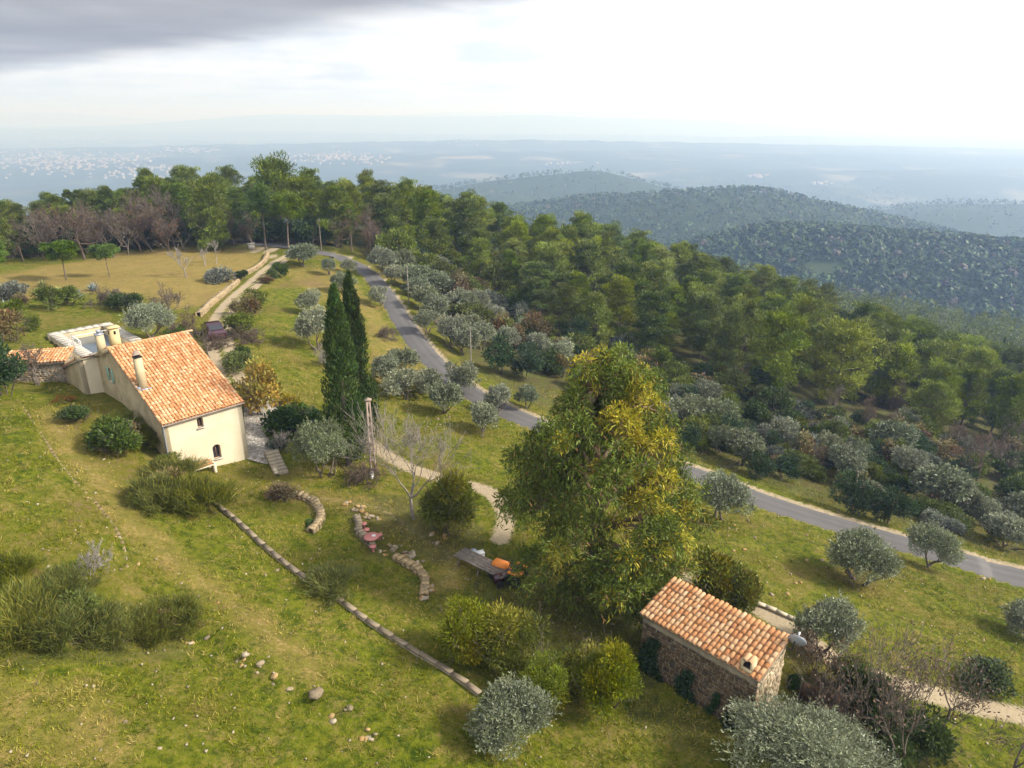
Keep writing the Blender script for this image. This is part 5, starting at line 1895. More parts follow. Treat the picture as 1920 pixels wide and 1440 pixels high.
bush_px('laurel', 1385, 1140, 92, 'dense laurel hedge bush behind the hut roof, the one beside the sandy track', name='laurel_bush', cat='bush', ratio=1.1)
bush_px('ivy', 555, 815, 92, 'glossy dark green ivy mound on the terrace edge', ratio=0.9)
bush_px('ivy', 575, 800, 60, 'dark green shrub squeezed between ivy mound and cypress')
bush_px('ivy', 520, 838, 40, 'small dark ivy cushion by the top of the garden steps', ratio=0.7)
bush_px('yellow', 490, 775, 105, 'large yellowing shrub in a round bed on the paved terrace', ratio=1.25)
bush_px('yellow', 545, 765, 50, 'low yellow shrub at the far edge of the terrace', ratio=0.8)
bush_px('mid', 445, 700, 60, 'flowering green shrub beside the verge of the farmhouse roof', ratio=0.8)
bush_px('dark', 461, 682, 44, 'small dark round shrub by the gravel forecourt')
bush_px('mid', 452, 630, 56, 'green shrub on the bank beside the parked car')
bush_px('brown', 470, 600, 60, 'brownish shrub at the corner of the driveway')
bush_px('mid', 478, 580, 50, 'green shrub above the driveway corner')
bush_px('brown', 445, 590, 34, 'reddish brown shrub on the driveway edge')
bush_px('dark', 525, 520, 36, 'dark shrub on the outer driveway edge')
bush_px('dark', 512, 528, 28, 'small dark shrub below the driveway bend')
bush_px('brown', 500, 535, 34, 'russet low shrub below the driveway bend', ratio=0.6)
bush_px('dark', 455, 523, 28, 'dark shrub between the two driveway walls')
bush_px('sage', 408, 530, 56, 'grey open oleander on the edge of the dry field', ratio=1.0)
bush_px('brown', 530, 935, 64, 'sparse reddish brown shrub on the grass below the garden steps', ratio=0.7)
bush_px('ivy', 590, 985, 32, 'tiny green cushion plant on the curved retaining wall', ratio=0.6)
bush_px('mid', 315, 878, 50, 'leafy green shrub against the corner of the farmhouse facade', ratio=0.9)
bush_px('dark', 215, 845, 110, 'dark mixed shrub below the uphill gable wall', ratio=0.8)
bush_px('brown', 245, 835, 70, 'russet tinged shrub below the uphill gable wall', ratio=0.8)
bush_px('dark', 150, 790, 70, 'low dark shrub beside the narrow foot track', ratio=0.6)
bush_px('red', 120, 755, 42, 'flame red low plant on the lawn beside the farmhouse', ratio=0.7)
bush_px('holm', 15, 750, 100, 'dark green holm oak bush above the meadow terrace', ratio=1.3, cat='bush')
bush_px('holm', -10, 700, 80, 'dark rounded bush behind the holm oak', ratio=1.2, cat='bush')
for (k, u, v, wp, lb) in (('mid', 95, 580, 56, 'green rosemary hedge shrub beside the pool lawn, the one nearer the agaves'), ('mid', 130, 572, 50, 'green rosemary hedge shrub beside the pool lawn, the one nearer the twiggy bush'), ('sage', 15, 560, 60, 'silver grey sage mound by the agaves'), ('sage', 30, 548, 40, 'pale blue-grey sage mound behind the agaves'),
                          ('brown', 40, 575, 36, 'small brown shrub between sage and rosemary'), ('mid', 30, 600, 50, 'light green shrub by the silver agave'), ('brown', 20, 640, 76, 'ochre brown shrub beside the stone shed'), ('mid', 60, 620, 40, 'faded green shrub above the stone shed'),
                          ('dark', 255, 585, 50, 'dark green shrub under the grey twiggy bush'), ('dark', 225, 580, 44, 'dark low shrub at the edge of the pool lawn'), ('mid', 55, 700, 50, 'green shrub in front of the stone shed'), ('dark', 340, 660, 60, 'dark shrub behind the farmhouse ridge')):
    bush_px(k, u, v, wp, lb)
for (u, v, wp) in ((940, 700, 72), (985, 712, 70), (1002, 690, 56), (1600, 965, 92), (1660, 985, 84), (1425, 895, 62), (1290, 848, 60), (1640, 905, 60), (1245, 770, 46), (1170, 740, 50), (1210, 730, 50)):
    bush_px('holm', u, v, wp, 'dark evergreen oak bush in the scrub across the lane', 'evergreen bushes across the lane', 1.05)
rng = np.random.default_rng(77)
LB = np.array([(690, 478), (760, 520), (900, 640), (1050, 735), (1200, 800), (1300, 850), (1500, 925), (1700, 985), (1920, 1050)])
LT = np.array([(690, 470), (800, 500), (950, 570), (1050, 640), (1200, 690), (1350, 720), (1500, 770), (1600, 800), (1750, 830), (1920, 850)])
n_scrub = 0
while n_scrub < 290:
    u = rng.uniform(700, 1940)
    v0, v1 = np.interp(u, LT[:, 0], LT[:, 1]), np.interp(u, LB[:, 0], LB[:, 1])
    v = rng.uniform(v0 - 10, v1 - 12)
    k = rng.choice(['mid', 'brown', 'dark', 'holm', 'sage', 'mid', 'mid'])
    bush_px(k, u, v, rng.uniform(30, 72), {'mid': 'green scrub shrub on the wild slope across the lane', 'brown': 'dry brown scrub shrub on the wild slope across the lane', 'dark': 'dark low scrub shrub on the wild slope across the lane', 'holm': 'small holm oak on the wild slope across the lane', 'sage': 'grey scrub shrub on the wild slope across the lane'}[k],
            {'mid': 'green scrub across the lane', 'brown': 'brown scrub across the lane', 'dark': 'dark scrub across the lane', 'holm': 'small holm oaks across the lane', 'sage': 'grey scrub across the lane'}[k], rng.uniform(0.7, 1.2))
    n_scrub += 1

for i in range(46):
    u = -20 + i * 14.5 + rng.uniform(-6, 6)
    v = np.interp(u, [-40, 60, 250, 420, 560, 660], [492, 484, 468, 458, 458, 466]) - rng.uniform(0, 7)
    bush_px('holm' if i % 3 else 'dark', u, v, rng.uniform(38, 62), 'dark undergrowth bush at the foot of the crest wood', 'undergrowth of the crest wood', rng.uniform(0.9, 1.3))

BR = [make_broom(300 + i) for i in range(3)]
BRN = [make_broom(310 + i, n=15000, hue=(0.098, 0.112, 0.014), tip=(0.20, 0.19, 0.022)) for i in range(2)]


def broom_px(u, v, wpx, label, group=None, near=True, ratio=1.0):
    p = G(u, v)
    s = wpx * depth(p) / F_PX / 2.6
    return plant('broom_bush', rs_.choice(BRN if near else BR), p, s, rs_.uniform(0, 6.28), label, 'broom bush', group, parts=('stem', 'crown'), sz=ratio)


for (u, v, wp, lb) in ((295, 945, 120, 'rush-like green broom bush below the facade, the one nearest the foot track'), (355, 950, 130, 'rush-like green broom bush at the upper end of the long boundary wall'), (330, 905, 110, 'rush-like green broom bush hiding the foot of the facade'), (400, 935, 70, 'small broom bush drooping over the end of the boundary wall'), (265, 830, 80, 'green broom bush against the uphill gable wall, beside the downpipe'), (220, 800, 60, 'broom bush under the middle of the uphill gable wall'),
                       (30, 1190, 170, 'wide broom bush of the meadow thicket, with pale dead branches'), (110, 1200, 150, 'dark leafy broom bush in the middle of the meadow thicket'), (210, 1205, 110, 'bright yellow-green round broom bush of the meadow thicket'), (270, 1190, 100, 'broom bush of the meadow thicket next to the bright one'), (325, 1170, 110, 'dark broom bush at the end of the meadow thicket by the terrace stones'), (20, 1085, 110, 'tall green broom bush behind the meadow thicket'), (110, 1120, 110, 'broom bush at the back of the meadow thicket')):
    broom_px(u, v, wp, lb, ratio=0.72)
broom_px(625, 1100, 100, 'low dark broom bush leaning over the long boundary wall', ratio=0.6)
bush_px('brown', 300, 1180, 80, 'dry brown bush inside the meadow thicket', ratio=0.7)
bush_px('brown', 60, 1175, 90, 'brown tangled bush under the pale dead branches of the thicket', ratio=0.7)
bush_px('brown', 320, 925, 90, 'brown twiggy bush among the brooms below the facade', ratio=0.7)
bush_px('mid', 140, 1185, 120, 'bramble bush tangled inside the meadow thicket', ratio=0.8)

# ------------------------------------------------------------------ bare trees
BT = ('trunk', 'twigs', 'dry_leaves')
bare_hero = make_bare(401, h=8.2, levels=5, mat='bark_pale', trunk_frac=0.11, spread=0.42, kids=(3, 5), rad=0.16, up=0.10, minr=0.011, shrink=0.8)
plant('bare_tree', bare_hero, G(775, 972), 1.0, 0.5, 'leafless grey tree with fanned branches beside the bamboo clump', 'bare tree', parts=BT)
plant('bare_tree', make_bare(402, h=4.6, levels=5, mat='twig', trunk_frac=0.16, spread=0.6, kids=(3, 4), rad=0.13, stems=2, up=0.08, minr=0.014), G(325, 600), 1.0, 0.2, 'leafless spreading tree behind the farmhouse ridge', 'bare tree', parts=BT)
plant('bare_tree', make_bare(403, h=4.2, levels=5, mat='twig', trunk_frac=0.2, spread=0.55, kids=(2, 3), rad=0.13, stems=2, minr=0.012), G(392, 675), 1.0, 1.2, 'leafless fig-like tree beside the farmhouse verge and forecourt', 'bare tree', parts=BT)
plant('bare_tree', make_bare(404, h=3.8, levels=5, mat='twig', trunk_frac=0.22, spread=0.5, kids=(2, 4), rad=0.15, stems=2, minr=0.011), G(70, 722), 1.0, 0.7, 'leafless tree in front of the stone shed', 'bare tree', parts=BT)
plant('bare_tree', make_bare(405, h=7.6, levels=5, mat='twig', trunk_frac=0.16, spread=0.45, kids=(3, 4), rad=0.11, stems=2, leafcol=(0.16, 0.09, 0.05), nleaf=700, up=0.16, shrink=0.76), G(1700, 1450), 1.0, 0.7, 'thin leafless tree with dry seed heads beside the dark hedge', 'bare tree', parts=BT)
plant('bare_tree', make_bare(406, h=5.6, levels=5, mat='twig', trunk_frac=0.18, spread=0.5, kids=(3, 4), rad=0.09, stems=2, leafcol=(0.16, 0.09, 0.05), nleaf=250), G(1880, 1470), 1.0, 0.3, 'dark leafless tree by the sandy track, farther from the hut', 'bare tree', parts=BT)
plant('bare_tree', make_bare(414, h=5.0, levels=5, mat='twig', trunk_frac=0.18, spread=0.5, kids=(3, 4), rad=0.09, leafcol=(0.14, 0.08, 0.05), nleaf=350, up=0.12), G(1760, 1365), 1.0, 0.9, 'leafless tree half wrapped in the dark conifer hedge', 'bare tree', parts=BT)
plant('bare_tree', make_bare(407, h=2.8, levels=5, mat='twig', trunk_frac=0.2, spread=0.6, kids=(2, 4), rad=0.06, stems=3, leafcol=(0.12, 0.07, 0.04), nleaf=700), G(1530, 1290), 1.0, 0.3, 'brown twiggy leafless shrub between hut and dark hedge', 'bare shrub', parts=BT)
plant('bare_tree', make_bare(408, h=1.8, levels=4, mat='twig_grey', trunk_frac=0.2, spread=0.5, kids=(3, 4), rad=0.05, stems=4), G(190, 1085), 1.0, 0.3, 'pale dead shrub at the back of the meadow thicket', 'dead shrub', parts=BT)
plant('bare_tree', make_bare(409, h=1.6, levels=4, mat='twig_grey', trunk_frac=0.25, spread=0.45, kids=(3, 4), rad=0.04, stems=4), G(528, 840), 1.0, 0.3, 'pale dry twig bunch by the dark ivy cushion', 'dead shrub', parts=BT)
twb = make_bare(410, h=2.6, levels=5, mat='twig', trunk_frac=0.14, spread=0.75, kids=(3, 4), rad=0.07, stems=5, up=0.02, minr=0.013)
plant('bare_shrub', twb, G(210, 572), 1.25, 0.2, 'dense grey-brown twiggy bush on the edge of the dry field', 'bare shrub', parts=BT, sz=0.9)
redb = make_bare(411, h=2.2, levels=5, mat='twig_red', trunk_frac=0.16, spread=0.75, kids=(3, 4), rad=0.06, stems=4, up=0.02, minr=0.012)
for (u, v, s, lb) in ((352, 625, 1.1, 'reddish leafless shrub beside the parked car, on the house side'), (455, 640, 1.0, 'reddish leafless shrub beside the parked car, on the bank side'), (398, 648, 0.8, 'reddish leafless shrub in front of the parked car'), (690, 905, 1.0, 'reddish twig bush at the foot of the concrete utility pole'), (1540, 1330, 1.0, 'dark twig bush behind the rusty panel')):
    plant('bare_shrub', redb, G(u, v), s, u, lb, 'bare shrub', parts=BT)
plant('bare_shrub', make_bare(412, h=2.4, levels=5, mat='twig_grey', trunk_frac=0.2, spread=0.55, kids=(2, 4), rad=0.05, stems=2, minr=0.014), G(620, 690), 1.0, 0, 'pale leafless shrub below the olives behind the cypresses', 'bare shrub', parts=BT)
plant('bare_shrub', twb, G(722, 632), 0.8, 1.1, 'small leafless bush on the bank inside the lane bend', 'bare shrub', parts=BT)
for i, (u, v, s) in enumerate(((352, 520, 1.3), (385, 500, 1.0), (405, 495, 1.1))):
    plant('bare_tree', make_bare(420 + i, h=3.4, levels=4, mat='twig_grey', trunk_frac=0.3, spread=0.5, kids=(2, 4), rad=0.09, minr=0.018), G(u, v), s, i, 'young pale leafless tree on the dry field', 'bare tree', 'young trees on the dry field', parts=BT)
BB = [make_bare(430 + i, h=8.0, levels=5, mat='twig_red' if i % 2 else 'twig', trunk_frac=0.2, spread=0.5, kids=(3, 4), rad=0.17, minr=0.022, leafcol=(0.17, 0.085, 0.04), nleaf=(900, 300, 0)[i], up=0.1) for i in range(3)]
for i, (u, v, s) in enumerate(((75, 482, 0.9), (105, 488, 1.05), (135, 480, 0.95), (160, 487, 1.1), (185, 480, 0.95), (215, 482, 1.0), (240, 478, 0.9), (268, 474, 1.05), (290, 472, 1.15), (315, 470, 1.1), (345, 470, 1.1), (45, 490, 0.9), (120, 470, 1.0), (200, 468, 1.05), (255, 466, 1.0), (328, 462, 1.2), (440, 462, 0.8), (480, 462, 0.75), (300, 462, 1.15), (170, 466, 1.0))):
    plant('bare_oak', BB[(i * 2 + (i // 3)) % 3], G(u, v), s, i * 1.3, 'leafless reddish brown oak along the far edge of the dry field', 'bare tree', 'bare oaks behind the dry field', parts=BT)
for i, (u, v, s) in enumerate(((680, 478, 1.0), (660, 470, 0.95), (700, 470, 0.8))):
    plant('bare_oak', BB[i % 3], G(u, v), s, i, 'brown leafless oak above the top of the lane', 'bare tree', 'bare oaks above the lane', parts=BT)
for i, (u, v, s) in enumerate(((1830, 905, 0.8), (1870, 890, 0.7), (1690, 790, 0.7), (1720, 775, 0.7), (1560, 790, 0.6), (1610, 800, 0.6), (1390, 712, 0.7), (1430, 735, 0.65), (1480, 740, 0.6), (1780, 850, 0.6), (1900, 860, 0.65), (1650, 815, 0.55), (1540, 890, 0.4), (1580, 870, 0.4))):
    plant('bare_oak', BB[(i + 1) % 3], G(u, v), s, i * 1.1, 'brown leafless tree in the scrub across the lane', 'bare tree', 'bare trees in the scrub', parts=BT)
# dark conifer hedge by the hut
for (u, v, wp, rt, lb) in ((1620, 1345, 120, 1.25, 'dark conifer hedge bush over the rusty panel'), (1665, 1400, 120, 1.3, 'dark conifer hedge bush beside the thin leafless tree'), (1590, 1300, 80, 1.2, 'yellow-green conifer bush behind the rusty panel'), (1730, 1430, 110, 1.2, 'dark conifer bush on the track side of the hedge')):
    bush_px('laurel' if 'yellow' in lb else 'dark', u, v, wp, lb, ratio=rt, name='conifer_bush', cat='bush')
bush_px('dark', 1850, 1290, 120, 'low dark hedge across the sandy track from the lawn', ratio=0.6, cat='hedge')
bush_px('ivy', 1490, 1290, 36, 'small bright green bush at the back corner of the hut', ratio=1.1)

# ivy on the hut wall
def ivy(x0, x1, z0, z1, n, seed, label):
    rng = np.random.default_rng(seed)
    b = MB()
    a = rng.uniform(0, 1, n)
    z = z0 + (z1 - z0) * rng.uniform(0, 1, n) ** 1.3
    wv = np.sin(z * 3 + seed) * 0.15
    ww = (x1 - x0) * (1 - 0.55 * (z - z0) / (z1 - z0))
    x = (x0 + x1) / 2 + (a - 0.5) * ww + wv
    P = np.stack([x, 0.12 - rng.uniform(0.0, 0.22, n), z], 1)
    b.leaves(P, np.stack([rng.normal(size=n) * 0.6, np.full(n, -0.6), rng.normal(size=n) * 0.6 - 0.2], 1), 0.13, 0.11, vary(rng, n, (0.022, 0.05, 0.013), 0.4), rng)
    o = b.build('ivy', 'leaf')
    o.location, o.rotation_euler = (hut_o[0], hut_o[1], hut_z), (0, 0, HUT_YAW)
    tag(o, label, 'ivy')


ivy(0.1, 1.4, 0.0, 2.3, 1500, 1, 'dark ivy climbing the hut wall under the eucalyptus')
ivy(2.2, 3.3, 0.0, 1.7, 700, 2, 'ivy patch climbing the middle of the hut wall')
ivy(4.6, 5.7, 0.0, 0.9, 600, 3, 'low ivy mound at the foot of the hut wall')
ivy(3.9, 4.3, 0.3, 1.5, 180, 4, 'thin ivy strand on the hut wall')

# agaves and round young pines on the field edge
AG = [make_agave(1, (0.26, 0.33, 0.31)), make_agave(2, (0.30, 0.30, 0.09))]
for (u, v, s, k, lb) in ((85, 562, 1.3, 1, 'yellow striped agave at the edge of the dry field, the one beside the sage mound'), (112, 560, 1.7, 1, 'yellow striped agave between the two others by the field'), (142, 560, 1.5, 0, 'grey-green agave beside the rosemary hedge'), (80, 538, 1.1, 1, 'small yellow agave further out on the field'), (14, 587, 1.5, 0, 'silver blue agave above the stone shed'), (175, 545, 1.2, 0, 'grey agave half hidden by the twiggy bush')):
    p = G(u, v)
    o = inst('agave', AG[k], None, (p.x, p.y, p.z), (0, 0, u), (s, s, s))
    tag(o, lb, 'agave')
rp = [make_pine(500 + i, h=4.0, wide=0.42, bare=0.45, hue=(0.095, 0.14, 0.012), nper=130, L=0.26, W=0.07, umbrella=True) for i in range(2)]
for (u, v, s, lb) in ((125, 526, 1.25, 'small round-headed pine on a bare trunk in the dry field'), (205, 520, 0.95, 'low flat-topped young pine in the dry field'), (-4, 545, 1.2, 'bright round young pine at the end of the dry field')):
    plant('young_pine', rp[u % 2], G(u, v), s, u, lb, 'pine')

# ------------------------------------------------------------------ pines
def make_set():
    P = []
    for i, (wd, br, hu) in enumerate(((0.37, 0.12, (0.146, 0.172, 0.012)), (0.33, 0.16, (0.126, 0.154, 0.013)), (0.38, 0.1, (0.170, 0.190, 0.011)), (0.35, 0.2, (0.104, 0.136, 0.014)), (0.31, 0.12, (0.154, 0.178, 0.011)), (0.39, 0.22, (0.126, 0.152, 0.013)))):
        P.append(make_pine(600 + i, 10.0, wd, br, hu))
    return P


PINES = make_set()


def pine(p, h, k, rz, label, group=None):
    return plant('pine_tree', PINES[k], p, h / 10.0, rz, label, 'pine', group, sink=0.1)


bigp = make_pine(650, 12.0, 0.30, 0.06, (0.135, 0.155, 0.012), 110, 0.5, 0.12, hero=True)
plant('pine_tree', bigp, G(405, 470), 0.92, 0.4, 'broad bright green pine foliaged to the ground at the edge of the dry field', 'pine')
plant('pine_tree', bigp, G(-5, 492), 0.85, 1.4, 'broad yellow-green pine at the uphill end of the dry field', 'pine')
plant('pine_tree', make_pine(651, 9.5, 0.36, 0.5, (0.115, 0.150, 0.012), 120, 0.42, 0.1, umbrella=True), G(543, 470), 0.95, 0.4, 'bright umbrella pine over the driveway bend', 'pine')
plant('pine_tree', make_pine(652, 11, 0.25, 0.6, (0.075, 0.11, 0.02), 60, 0.5, 0.12, umbrella=True), G(500, 468), 0.9, 0.4, 'thin dark-topped pine with bare lower limbs beside the umbrella pine', 'pine')
plant('pine_tree', make_pine(653, 13, 0.27, 0.5, (0.085, 0.110, 0.016), 60, 0.6, 0.14, umbrella=True), G(530, 448), 1.0, 0.9, 'tallest dark pine rising above the crest wood', 'pine')


def visible(x, y, z, n=40):
    """is the point seen from the camera over the bare terrain"""
    ts = np.linspace(0.05, 0.97, n)[None]
    hx, hy, hz_ = x[:, None] * ts, y[:, None] * ts, z[:, None] * ts
    g = h0(hx.ravel(), hy.ravel()).reshape(hx.shape)
    return (hz_ > g).all(1)


rng = np.random.default_rng(5)
cand = np.stack([rng.uniform(-140, 260, 26000), rng.uniform(60, 330, 26000)], 1)
cz = ground_h(cand[:, 0], cand[:, 1])
cd = cand[:, 1] * cp - cz * sp
cu = CX + F_PX * cand[:, 0] / cd
cv = CY - F_PX * (cand[:, 1] * sp + cz * cp) / cd
FB = np.array([(-200, 488), (60, 482), (250, 466), (380, 458), (480, 455), (560, 458), (640, 470), (690, 466), (800, 500), (950, 565), (1050, 640), (1200, 695), (1350, 722), (1500, 770), (1600, 800), (1750, 825), (1920, 850), (2100, 880)])
ok = (cv < np.interp(cu, FB[:, 0], FB[:, 1])) & (cu > -80) & (cu < 2020)
dr, _ = near_line(cand[:, 0], cand[:, 1], ROAD, 12)
ok &= dr > 5
dr, _ = near_line(cand[:, 0], cand[:, 1], DRIVE, 12)
ok &= dr > 4
ok &= cand[:, 1] > 88 - 0.25 * np.clip(cand[:, 0] - 40, 0, 200)
ok &= ~((cu < 650) & (cand[:, 1] > 190))
idx = np.where(ok)[0]
ht = rng.uniform(7.5, 12.5, len(cand)) * np.where(cu < 650, np.interp(cu, [0, 140, 260, 450, 650], [0.58, 0.62, 0.84, 0.98, 0.95]), 1.0)
vis = visible(cand[idx, 0], cand[idx, 1], cz[idx] + ht[idx] * 0.75)
idx = idx[vis]
chosen = []
for i in idx:
    sp_min = 4.5 + 1.8 * vnoise(cand[i:i + 1, 0], cand[i:i + 1, 1], 18, 4)[0]
    if all((cand[i, 0] - cand[j, 0]) ** 2 + (cand[i, 1] - cand[j, 1]) ** 2 > sp_min ** 2 for j in chosen):
        chosen.append(i)
chosen.sort(key=lambda i: cd[i])
n_left = 0
rest = []
count = 0
for i in chosen:
    p = (cand[i, 0], cand[i, 1], cz[i])
    k = int(rng.integers(0, 6))
    if count < 300:
        if cu[i] < 660:
            pine(p, ht[i], (1, 3, 3, 5)[k % 4], rng.uniform(0, 6.28), 'dark green pine in the wood along the crest behind the dry field', 'pines of the crest wood')
        else:
            pine(p, ht[i], k, rng.uniform(0, 6.28), 'green pine in the forest on the slope across the lane', 'pines of the slope forest')
        count += 1
    else:
        rest.append((p, ht[i]))
print('PINES', len(chosen), 'rest', len(rest))

# ------------------------------------------------------------------ far woods, towns
def low_trees(name, P, H, seed, plates=14, hue=(0.056, 0.086, 0.018)):
    """many small trees as one mass: crowns of overlapping leafy plates"""
    rng = np.random.default_rng(seed)
    n = len(P)
    s = sphere_pts(8 * plates, rng).reshape(8, plates, 3)
    s[..., 2] = np.where(s[..., 2] < -0.45, -s[..., 2], s[..., 2])
    pos_ = s * rng.uniform(0.7, 1.05, (8, plates, 1)) * np.array([0.33, 0.33, 0.40]) + np.array([0, 0, 0.52])
    which = rng.integers(0, 8, n)
    ang = rng.uniform(0, 6.28, n)
    ca, sa = np.cos(ang)[:, None], np.sin(ang)[:, None]

    def turn(A):
        return np.stack([A[..., 0] * ca - A[..., 1] * sa, A[..., 0] * sa + A[..., 1] * ca, A[..., 2]], -1)
    wide = rng.uniform(0.8, 1.3, n)
    C = turn(pos_[which]) * H[:, None, None] * np.stack([wide, wide, np.ones(n)], 1)[:, None]
    S0 = unit((turn(s[which]) + rng.normal(size=(n, plates, 3)) * 0.35).reshape(-1, 3))
    D = unit(np.cross(S0, rng.normal(size=S0.shape)))
    side = np.cross(S0, D)
    Lq = np.repeat(H, plates) * rng.uniform(0.24, 0.42, n * plates)
    Q = (C + P[:, None]).reshape(-1, 3) - D * Lq[:, None] * 0.5
    tone = vary(rng, n, hue, 0.3, 0.10)
    bt = rng.random(n) < 0.05
    tone[bt] = vary(rng, bt.sum(), (0.13, 0.105, 0.075), 0.25)
    cc_ = np.repeat(tone, plates, 0) * rng.uniform(0.7, 1.3, (n * plates, 1))
    b = MB()
    b.leaves(Q, D, Lq, Lq * rng.uniform(0.5, 0.9, n * plates), cc_, rng, side)
    return tag(b.build(name, 'needle'), None, None, None, 'stuff')


rng = np.random.default_rng(9)
def sector(n, r0, r1, half):
    r = np.sqrt(rng.uniform(r0 ** 2, r1 ** 2, n))
    a = rng.uniform(-half, half, n)
    return r * np.sin(a), r * np.cos(a)


for (nm, n, r0, r1, hlo, hhi, q) in (('hill_wood', 33000, 320, 800, 3.0, 10.0, 19), ('distant_wood', 26000, 800, 1500, 4.5, 11, 9), ('valley_wood', 12000, 1500, 3000, 7, 16, 7)):
    x, y = sector(n, r0, r1, 0.68)
    z = h0(x, y)
    H = hlo + (hhi - hlo) * rng.uniform(0, 1, n) ** 1.5
    keep = visible(x, y, z + H, 36)
    keep &= vnoise(x, y, 60, 31) > (0.06 if r0 < 1500 else 0.25)
    # clearings
    cl1 = hill_at(1000, 366, 1450)
    keep &= ~(((x - cl1[0]) / 75) ** 2 + ((y - cl1[1]) / 60) ** 2 < 1)
    P = np.stack([x, y, z], 1)[keep]
    print(nm, len(P))
    low_trees(nm, P, H[keep], 12, q)
if rest:
    # the farther pines of the slope as one mass, thinned copies of the same crowns
    rng = np.random.default_rng(14)
    src = []
    for tr_, cr_ in PINES:
        co = np.empty(len(cr_.vertices) * 3, np.float32)
        cr_.vertices.foreach_get('co', co)
        cc_ = np.empty(len(cr_.vertices) * 4, np.float32)
        cr_.attributes['col'].data.foreach_get('color', cc_)
        src.append((co.reshape(-1, 4, 3).astype(float), cc_.reshape(-1, 4, 4)[..., :3].astype(float)))
    b = MB()
    for (p_, h_) in rest:
        Q, C4 = src[rng.integers(len(src))]
        pick = rng.integers(0, len(Q), 210)
        q = Q[pick]
        mid = q.mean(1, keepdims=True)
        q = (mid + (q - mid) * 2.0) * (h_ / 10.0)
        a_ = rng.uniform(0, 6.28)
        ca, sa = math.cos(a_), math.sin(a_)
        q = np.stack([q[..., 0] * ca - q[..., 1] * sa, q[..., 0] * sa + q[..., 1] * ca, q[..., 2]], -1) + np.array(p_)
        b.add(q.reshape(-1, 3), np.arange(840).reshape(-1, 4), C4[pick].reshape(-1, 3) * rng.uniform(0.8, 1.15))
    tag(b.build('crest_wood', 'needle'), None, None, None, 'stuff')


# undergrowth of the slope forest
rng = np.random.default_rng(15)
fl_ = idx[rng.permutation(len(idx))[:900]]
fl_ = fl_[np.argsort(cd[fl_])][:620]
me_ = BU['mid'][0][1]
co = np.empty(len(me_.vertices) * 3, np.float32)
me_.vertices.foreach_get('co', co)
Q = co.reshape(-1, 4, 3).astype(float)
b = MB()
for i in fl_:
    pick = rng.integers(0, len(Q), 90)
    q = Q[pick]
    mid = q.mean(1, keepdims=True)
    q = (mid + (q - mid) * 2.4) * rng.uniform(0.6, 1.3) + np.array([cand[i, 0], cand[i, 1], cz[i]])
    hue_ = ((0.05, 0.075, 0.02), (0.085, 0.10, 0.025), (0.11, 0.085, 0.05))[rng.integers(3)]
    b.add(q.reshape(-1, 3), np.arange(360).reshape(-1, 4), np.repeat(vary(rng, 90, hue_, 0.3), 4, 0))
tag(b.build('undergrowth', 'leaf'), None, None, None, 'stuff')


def hit_far(u, v):
    d = np.geomspace(900, 22000, 900)
    a, b_ = (u - CX) / F_PX, (CY - v) / F_PX
    rx, ry, rz = a[:, None] * d, (cp + b_ * sp)[:, None] * d, (b_ * cp - sp)[:, None] * d
    g = far_height(rx, ry)
    f = rz < g
    i = f.argmax(1)
    i[~f.any(1)] = len(d) - 1
    j = np.arange(len(u))
    return rx[j, i], ry[j, i], g[j, i]


us, vs_ = [], []
for (u, v, du, dv_, n) in ((60, 300, 70, 22, 150), (150, 308, 90, 16, 160), (220, 296, 60, 8, 50), (360, 283, 50, 4, 70), (300, 318, 60, 6, 40), (620, 296, 70, 10, 110), (690, 300, 30, 8, 30), (50, 246, 60, 5, 90), (700, 250, 60, 6, 25), (860, 262, 60, 8, 25), (1110, 250, 60, 5, 70), (1420, 332, 25, 4, 14), (1540, 345, 20, 3, 10), (1060, 308, 40, 3, 16), (430, 270, 40, 5, 30), (520, 300, 40, 8, 30), (150, 262, 90, 8, 60), (240, 330, 100, 8, 30)):
    us.append(rng.normal(u, du * 0.6, n))
    vs_.append(rng.normal(v, dv_ * 0.6, n))
us, vs_ = np.concatenate(us), np.clip(np.concatenate(vs_), 240, 360)
x, y, z = hit_far(us, vs_)
b = MB()
for a_, c_, e_ in zip(x, y, z):
    w_, d_, h_ = rng.uniform(7, 18), rng.uniform(6, 10), rng.uniform(4, 7)
    k = rng.uniform(0.7, 1.0)
    b.box((a_, c_, e_ + h_ / 2), (w_, d_, h_ + 2), rng.uniform(0, 3.1), (0.40 * k, 0.37 * k, 0.33 * k))
    b.box((a_, c_, e_ + h_ + 1.6), (w_ * 1.05, d_ * 1.05, 1.2), 0, (0.42 * k, 0.30 * k, 0.23 * k))
m, t, out = new_mat('far_walls')
t.link(principled(t, t.n('ShaderNodeAttribute', attribute_name='col').outputs['Color'], 0.8, 0.2), out.inputs[0])
MATS['far_walls'] = m
tag(b.build('distant_town', 'far_walls'), None, None, None, 'stuff')

HAZE = 0.00036

# ------------------------------------------------------------------ poles, car, small things
def utility_pole(u, v, h, label, mat='wood_grey', lamp=False):
    p = G(u, v)
    root = empty('utility_pole', p, u * 0.1)
    tag(root, label, 'utility pole')
    b = MB()
    b.tube([(0, 0, -0.5), (0.01, 0, h * 0.5), (0, 0.02, h)], [0.085, 0.075, 0.06], 8)
    b.build('post', mat, root)
    b = MB()
    b.box((0, 0, h - 0.12), (0.3, 0.06, 0.06))
    for q in (-0.12, 0.12):
        b.tube([(q, 0, h - 0.1), (q, 0, h + 0.06)], 0.035, 6)
    b.build('crossarm', 'wood_grey', root)
    return root


